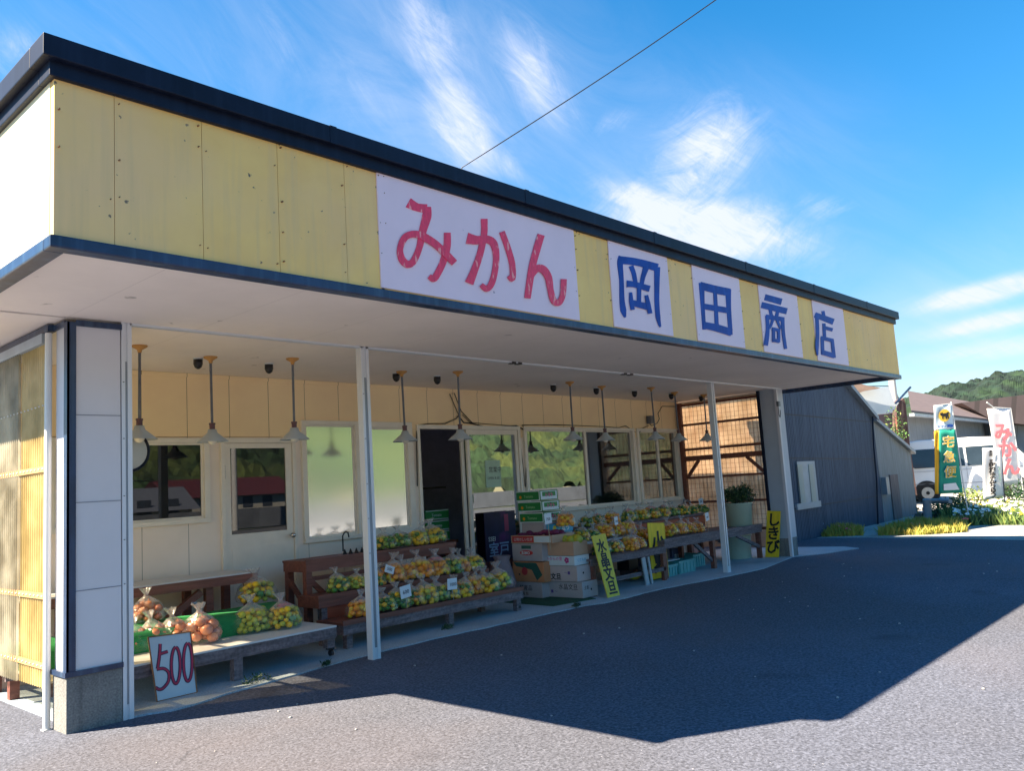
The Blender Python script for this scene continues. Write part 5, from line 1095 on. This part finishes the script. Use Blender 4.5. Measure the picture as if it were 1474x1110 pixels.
for ch, x, y in (('み', 800, 325), ('か', 835, 455), ('ん', 862, 590)):
    p = aD(*z7(x, y), d2); xd = (Q[1]-Q[0]).normalized(); ud = (Q[0]-Q[3]).normalized(); text(ch, .50, pnk, c1, p-xd*.23-ud*.19-VF*.03, xd, ud, .003, .016)
b = MB(); b.tube([aD(*z7(690, 102), d2), aD(*z7(740, 142), d2), aD(*z7(870, 146), d2), aD(*z7(968, 780), d2), aD(*z7(985, 900), d2)], .018, 8); b.build('pole', aluw, f2)
d3 = 20.5; f3 = thing('bun_shop_banner', 'lower white banner with black writing 野根まんぢゅう among the daisies', 'banner', tuple(gp(aD(1430, 735, d3), 0)), 'upright advertising banners')
c1, Q = cloth([z7(655, 452), z7(800, 446), z7(822, 820), z7(665, 850)], d3, clw, f3)
for i, ch in enumerate('野根まんぢゅう'): on_cloth(ch, .185, ink, c1, Q, .44, .36+.092*i, .004, .028)
for i, ch in enumerate('本店 室戸'): on_cloth(ch, .085, ink, c1, Q, .40, .07+.062*i, .003, .028)
for i, ch in enumerate('まんぢゅう'): on_cloth(ch, .06, mat('grey_green_ink', (.3, .5, .4), .7), c1, Q, .82, .42+.06*i, .001, .028)
b = MB(); b.tube([aD(*z7(798, 440), d3), aD(*z7(830, 900), d3)], .014, 8); b.build('pole', capm, f3)

# ------------------------------------------------------------------ plants and pipes at the right
def blades(mb, poly_pts, n, hmin, hmax, w, rnd, mats=2, clump=1.2):
    xs = [p[0] for p in poly_pts]; ys = [p[1] for p in poly_pts]; k = 0
    def inside(x, y):
        r = False; j = len(poly_pts)-1
        for i in range(len(poly_pts)):
            xi, yi = poly_pts[i]; xj, yj = poly_pts[j]
            if (yi > y) != (yj > y) and x < (xj-xi)*(y-yi)/(yj-yi)+xi: r = not r
            j = i
        return r
    tries = 0
    while k < n and tries < n*20:
        tries += 1
        x, y = rnd.uniform(min(xs), max(xs)), rnd.uniform(min(ys), max(ys))
        if not inside(x, y): continue
        cl = noise.noise(V((x*clump, y*clump, 5)))
        if cl < -.25: continue
        k += 1; h = rnd.uniform(hmin, hmax)*(1+cl); a = rnd.uniform(0, 6.28); dx, dy = cos(a)*w, sin(a)*w; l = V((rnd.gauss(0, .35)*h, rnd.gauss(0, .35)*h, h))
        mb.mt(rnd.randrange(mats)); p = V((x, y, -.006)); mb.add([p+V((-dx, -dy, 0)), p+V((dx, dy, 0)), p+l*.6+V((dx*.7, dy*.7, 0)), p+l, p+l*.6-V((dx*.7, dy*.7, 0))], [(0, 1, 2, 3, 4)])
gy = [mat('dry_yellow_grass', (.42, .34, .07), .8, .2, 3), mat('yellow_green_grass', (.30, .32, .05), .8, .2, 3)]
gg = [mat('green_grass', (.12, .20, .05), .8, .2, 3), mat('light_green_grass', (.24, .30, .08), .8, .2, 3), mat('dark_green_grass', (.04, .09, .03), .8, .2, 3)]
rnd = random.Random(21)
def gpoly(l): return [tuple(aZ(x, y).xy) for x, y in l]
b = MB(); blades(b, gpoly([(1184, 773), (1243, 771), (1240, 765), (1192, 766)]), 1500, .08, .20, .012, rnd); tag(b.build('ground_cover', gy), 'tuft of yellow-green ground cover at the foot of the hut wall', 'ground cover', kind='stuff')
b = MB(); blades(b, gpoly([(1264, 771), (1330, 770), (1392, 766), (1386, 757), (1330, 757), (1275, 762)]), 4500, .08, .18, .014, rnd); tag(b.build('ground_cover', gy), 'long strip of yellow-green ground cover along the gravel', 'ground cover', kind='stuff')
bedp = gpoly([(1352, 757), (1385, 758), (1412, 756), (1520, 756), (1560, 738), (1500, 728), (1420, 728), (1375, 735)])
b = MB(); blades(b, bedp, 16000, .10, .24, .018, rnd, 3, .7)
tag(b.build('flower_bed_greenery', gg), 'bushy green flower bed below the banners', 'greenery', kind='stuff')
b = MB(); k = 0
while k < 800:
    x, y = rnd.uniform(17.3, 27), rnd.uniform(-5.5, 1.5)
    p = aZ(1400, 740); q = V((x, y, rnd.uniform(.16, .32))); d = q-CAM; t = d.dot(F3); px = 737+F*d.dot(R3)/t; py = 555-F*d.dot(U3)/t
    if not (1372 < px < 1530 and 714 < py < 748) or noise.noise(V((x*.9, y*.9, 2))) < -.12: continue
    k += 1; a = V((rnd.gauss(-.3, .4), rnd.gauss(-.3, .4), 1)).normalized(); s = a.orthogonal().normalized(); u = a.cross(s); r = rnd.uniform(.025, .045)
    b.mt(0 if k % 9 else 2); b.add([q+(s*cos(j*pi/4)+u*sin(j*pi/4))*r for j in range(8)], [tuple(range(8))]); b.mt(1); b.add([q+a*.006+(s*cos(j*pi/3)+u*sin(j*pi/3))*r*.33 for j in range(6)], [tuple(range(6))])
tag(b.build('daisies', [clw, cly, mat('yellow_petal', (.8, .55, .05), .6)]), 'scattered white and yellow daisies over the flower bed', 'daisies', kind='stuff')
b = MB()
for px, py in ((1214, 761), (1222, 763), (1228, 760), (1317, 757), (1322, 756), (1389, 749)):
    q = aZ(px, py+9); q.z = .16
    for j in range(5): b.sphere(q+V((rnd.gauss(0, .05), rnd.gauss(0, .05), rnd.gauss(0, .02))), .022, 1, (1, 1, .5))
tag(b.build('pink_blossoms', mat('pink_petal', (.80, .12, .25), .6)), 'small pink blossoms dotted over the ground cover', 'blossoms', kind='stuff')
pg = mat('grey_steel_pipe', (.26, .29, .32), .5, .15, 3)
dp = thing('drain_pipe', 'grey steel pipes and post standing in the ditch before the van', 'pipe', tuple(gp(aD(1335, 752, 19), 0))); b = MB()
b.tube([gp(aD(1336, 755, 19), 0), aD(1334, 719, 19)], .09, 14); b.build('post', pg, dp); b = MB(); b.tube([aD(1334, 721, 19), aD(1352, 721, 19), aD(1368, 722, 18.6)], .05, 12); b.tube([aD(1303, 753, 18.6), aD(1315, 750, 18.6), aD(1332, 752, 18.6), aD(1334, 745, 18.6)], .05, 10); b.build('rail', pg, dp)
def bush(px, py, d, rad, n, lab, ms=lf_m, ls=.09):
    c = aD(px, py, d); t = thing('shrub', lab, 'shrub', (c.x, c.y, 0)); b = MB()
    for k in range(5): b.tube([(c.x, c.y, 0), (c.x+rad[0]*.6*cos(k*1.3), c.y+rad[1]*.6*sin(k*1.3), c.z)], .012, 5)
    b.build('stem', wood_g, t); b = MB(); leaves(b, c, rad, n, ls, rnd); b.build('foliage', ms, t)
bush(1352, 740, 20, (.55, .5, .32), 900, 'dark shrub in the ditch behind the grey pipes'); bush(1372, 733, 20.5, (.45, .4, .30), 600, 'dark shrub just left of the flower bed')
bush(1466, 712, 22, (.75, .6, .40), 900, 'dark shrub at the right edge in front of the pink lettered banner', [lf_m[0], lf_m[1], gg[0]])
bush(1398, 716, 21, (.5, .5, .25), 500, 'pale bushy plant against the white van door', [gg[1], gg[0], gy[1]])
b = MB(); c = gpoly([(1313, 752), (1370, 752), (1380, 738), (1318, 738)]); b.prism([(x, y, -.02) for x, y in c], (0, 0, .03)); struct(b, 'ditch_ground', mat('dark_soil', (.04, .035, .04), .95, .3, 3, bump=.5))
# weeds at the slab edge
for i, (px, py, s) in enumerate(((368, 985, .08), (645, 908, .05), (830, 876, .04), (470, 962, .03))):
    q = aZ(px, py); b = MB(); leaves(b, (q.x, q.y, .035), (s*1.6, s, s*.5), 110, .028, rnd, 2); tag(b.build('weed', lf_m[:2]), ['scruffy weed tuft at the slab edge under the low table', 'small weed at the slab edge below the tiered stand', 'small weed at the slab edge below the carton stacks', 'tiny weed at the slab edge near the second post'][i], 'weed', 'weeds along the slab edge')
# small debris on the asphalt
b = MB()
for k in range(60):
    x, y = rnd.uniform(-1.5, 12), rnd.uniform(-5, -.3); b.sphere((x, y, .004), rnd.uniform(.004, .012), 1, (1, 1, .6))
tag(b.build('pebbles', mat('pale_pebble', (.45, .42, .38), .8)), 'loose pale pebbles scattered on the asphalt', 'pebbles', kind='stuff')
# overhead wire
w0, w1 = aY(665, 241, .6), aD(1016, -3, 9.5); b = MB(); pts = [w0+(w1-w0)*(k/12*1.8)-V((0, 0, .10*sin(min(1, k/12)*pi))) for k in range(13)]; pts.insert(0, V((w0.x-.3, .9, HT)))
b.tube(pts, .0062, 6); tag(b.build('overhead_wire', black), 'thin black overhead wire running up from the shop roof', 'wire')

# ------------------------------------------------------------------ sky, sun, camera
sc = bpy.context.scene; w = D.worlds.new('World'); sc.world = w; w.use_nodes = True; nt = w.node_tree; L = nt.links
SUN = V((-.921, .574, 1)).normalized(); el = asin(SUN.z); azs = atan2(SUN.x, SUN.y)
bg = nt.nodes['Background']; bg.inputs[1].default_value = SKY = .0475
sky = nn(nt, 'ShaderNodeTexSky', sky_type='NISHITA', sun_disc=False, sun_elevation=el, sun_rotation=azs % (2*pi)); sky.air_density = 1.0; sky.dust_density = .05; sky.ozone_density = 2.2; sky.altitude = 0
tc = nn(nt, 'ShaderNodeTexCoord'); sx = nn(nt, 'ShaderNodeSeparateXYZ'); L.new(tc.outputs['Generated'], sx.inputs[0])
def M_(op, a, b_=None, c=None):
    x = nn(nt, 'ShaderNodeMath', operation=op)
    for i, v in enumerate((a, b_, c)):
        if v is None: continue
        if isinstance(v, (int, float)): x.inputs[i].default_value = v
        else: L.new(v, x.inputs[i])
    return x.outputs[0]
AZ = M_('ARCTAN2', sx.outputs[0], sx.outputs[1]); EL = M_('ARCSINE', sx.outputs[2])
def noise_at(ang, sa, sb, scale, det=8, rough=.6, seed=0., dist=0.):
    c, s = cos(ang), sin(ang); u = M_('ADD', M_('MULTIPLY', AZ, c*sa), M_('MULTIPLY', EL, -s*sa)); v = M_('ADD', M_('MULTIPLY', AZ, s*sb), M_('MULTIPLY', EL, c*sb))
    cb = nn(nt, 'ShaderNodeCombineXYZ'); L.new(u, cb.inputs[0]); L.new(v, cb.inputs[1]); cb.inputs[2].default_value = seed
    n = nn(nt, 'ShaderNodeTexNoise'); n.inputs['Scale'].default_value = scale; n.inputs['Detail'].default_value = det; n.inputs['Roughness'].default_value = rough; n.inputs['Distortion'].default_value = dist; L.new(cb.outputs[0], n.inputs['Vector']); return n.outputs[0]
def ramp(s, a, b_, c=0., d=1.): x = nn(nt, 'ShaderNodeMapRange', interpolation_type='SMOOTHSTEP'); L.new(s, x.inputs[0]); [setattr(x.inputs[i+1], 'default_value', v) for i, v in enumerate((a, b_, c, d))]; return x.outputs[0]
nA = noise_at(radians(50), 1.6, 5.0, 6, 10, .72, 1.3, 1.2); nB = noise_at(radians(-25), 1.4, 3.0, 7, 10, .72, 4.1, 1.6); nC = noise_at(radians(-14), 1, 9, 5, 9, .66, 7.7, .3)
def azel(px, py): d = ray(px, py).normalized(); return atan2(d.x, d.y), asin(d.z)
def blob(px, py, rx, ry, ang, amp):
    a0, e0 = azel(px, py); a1, e1 = azel(px+cos(radians(ang))*rx, py+sin(radians(ang))*rx); a2, e2 = azel(px-sin(radians(ang))*ry, py+cos(radians(ang))*ry)
    m = Matrix(((a1-a0, a2-a0), (e1-e0, e2-e0))).inverted(); da = M_('SUBTRACT', AZ, a0); de = M_('SUBTRACT', EL, e0)
    u = M_('ADD', M_('MULTIPLY', da, m[0][0]), M_('MULTIPLY', de, m[0][1])); v = M_('ADD', M_('MULTIPLY', da, m[1][0]), M_('MULTIPLY', de, m[1][1]))
    r = M_('SQRT', M_('ADD', M_('MULTIPLY', u, u), M_('MULTIPLY', v, v))); return ramp(r, 0, 1.25, amp, 0)
def total(bl, n, lo, hi):
    s = None
    for q in bl: x = blob(*q); s = x if s is None else M_('MAXIMUM', s, x)
    # blob shifts the threshold so that edges stay wispy
    return M_('MULTIPLY', ramp(M_('ADD', n, M_('MULTIPLY', s, .50)), lo, hi), M_('MINIMUM', M_('MULTIPLY', s, 1.3), 1.0))
cA = total([(665, 180, 130, 62, 62, 1.0), (620, 60, 130, 65, 62, .75), (770, 110, 120, 62, 58, .85), (720, 230, 70, 34, 40, .6), (820, 160, 60, 30, 50, .45), (415, 60, 100, 45, 55, .35), (20, 75, 70, 60, -50, .6), (520, 140, 150, 80, 50, .28), (330, 110, 120, 60, 50, .25)], nA, .46, 1.15)
cB = total([(1010, 330, 210, 70, 8, 1.1), (930, 290, 120, 40, 12, .8), (1020, 215, 110, 80, -30, .8), (1100, 340, 80, 40, 8, .85), (1180, 300, 60, 26, -5, .45), (1000, 260, 90, 60, 0, .7), (880, 175, 50, 20, -20, .3), (1030, 140, 50, 20, -20, .25)], nB, .44, 1.0)
cC = total([(1420, 420, 190, 24, -13, 1.), (1440, 462, 170, 20, -12, .95), (1450, 500, 200, 22, -8, .7), (1420, 545, 200, 26, -4, .5), (1490, 400, 120, 12, -14, .6)], nC, .40, 1.0)
cH = None
for q in ((640, 130, 420, 260, 30, .30), (1000, 300, 380, 220, 5, .34), (250, 60, 400, 200, 0, .22), (1430, 480, 420, 200, -8, .34)):
    x = blob(*q); cH = x if cH is None else M_('MAXIMUM', cH, x)
cH = M_('MULTIPLY', cH, ramp(noise_at(radians(40), 1.2, 3.0, 3, 8, .65, 15.2, 1.0), .30, .75, .35, 1.2))
nD = noise_at(radians(35), 2.0, 9.0, 9, 8, .7, 9.9, 1.0)
cl = M_('MULTIPLY', ramp(nD, .25, .72, .55, 1.05), M_('MINIMUM', M_('ADD', M_('ADD', M_('MULTIPLY', cA, .75), M_('MULTIPLY', cB, .95)), M_('MULTIPLY', cC, .85)), .92))
hs_ = nn(nt, 'ShaderNodeHueSaturation'); hs_.inputs['Saturation'].default_value = 1.40; hs_.inputs['Value'].default_value = .90; hs_.inputs['Hue'].default_value = .494; L.new(sky.outputs[0], hs_.inputs['Color'])
hm = nn(nt, 'ShaderNodeVectorMath', operation='SCALE'); L.new(hs_.outputs[0], hm.inputs[0]); L.new(ramp(EL, 0, .45, .60, 1.), hm.inputs['Scale'])
cl = M_('MINIMUM', M_('ADD', cl, cH), .95)
mx = nn(nt, 'ShaderNodeMix', data_type='RGBA'); L.new(cl, mx.inputs[0]); L.new(hm.outputs[0], mx.inputs[6]); mx.inputs[7].default_value = (3.2, 3.4, 4.1, 1)
L.new(mx.outputs[2], bg.inputs[0])
sl_ = D.lights.new('sun', 'SUN'); sl_.energy = 3.9; sl_.angle = radians(.5); sl_.color = (1, .85, .65); so = D.objects.new('sun', sl_); C.objects.link(so)
so.rotation_euler = (-SUN).to_track_quat('-Z', 'Y').to_euler(); so.location = (-5, 5, 8)
cd = D.cameras.new('camera'); cd.lens = 36*F/1474; cd.sensor_width = 36; cd.clip_end = 2000; cd.clip_start = .05; co = D.objects.new('camera', cd); C.objects.link(co)
m = Matrix((R3, U3, -F3)).transposed().to_4x4(); m.translation = CAM; co.matrix_world = m; sc.camera = co
vs_ = sc.view_settings; vs_.view_transform = 'Standard'; vs_.look = 'None'; vs_.gamma = 1; vs_.exposure = 2.62
sc.cycles.max_bounces = 8; sc.cycles.transparent_max_bounces = 14; sc.cycles.diffuse_bounces = 4; sc.cycles.use_denoising = True
try: sc.cycles.denoiser = 'OPENIMAGEDENOISE'
except Exception: pass
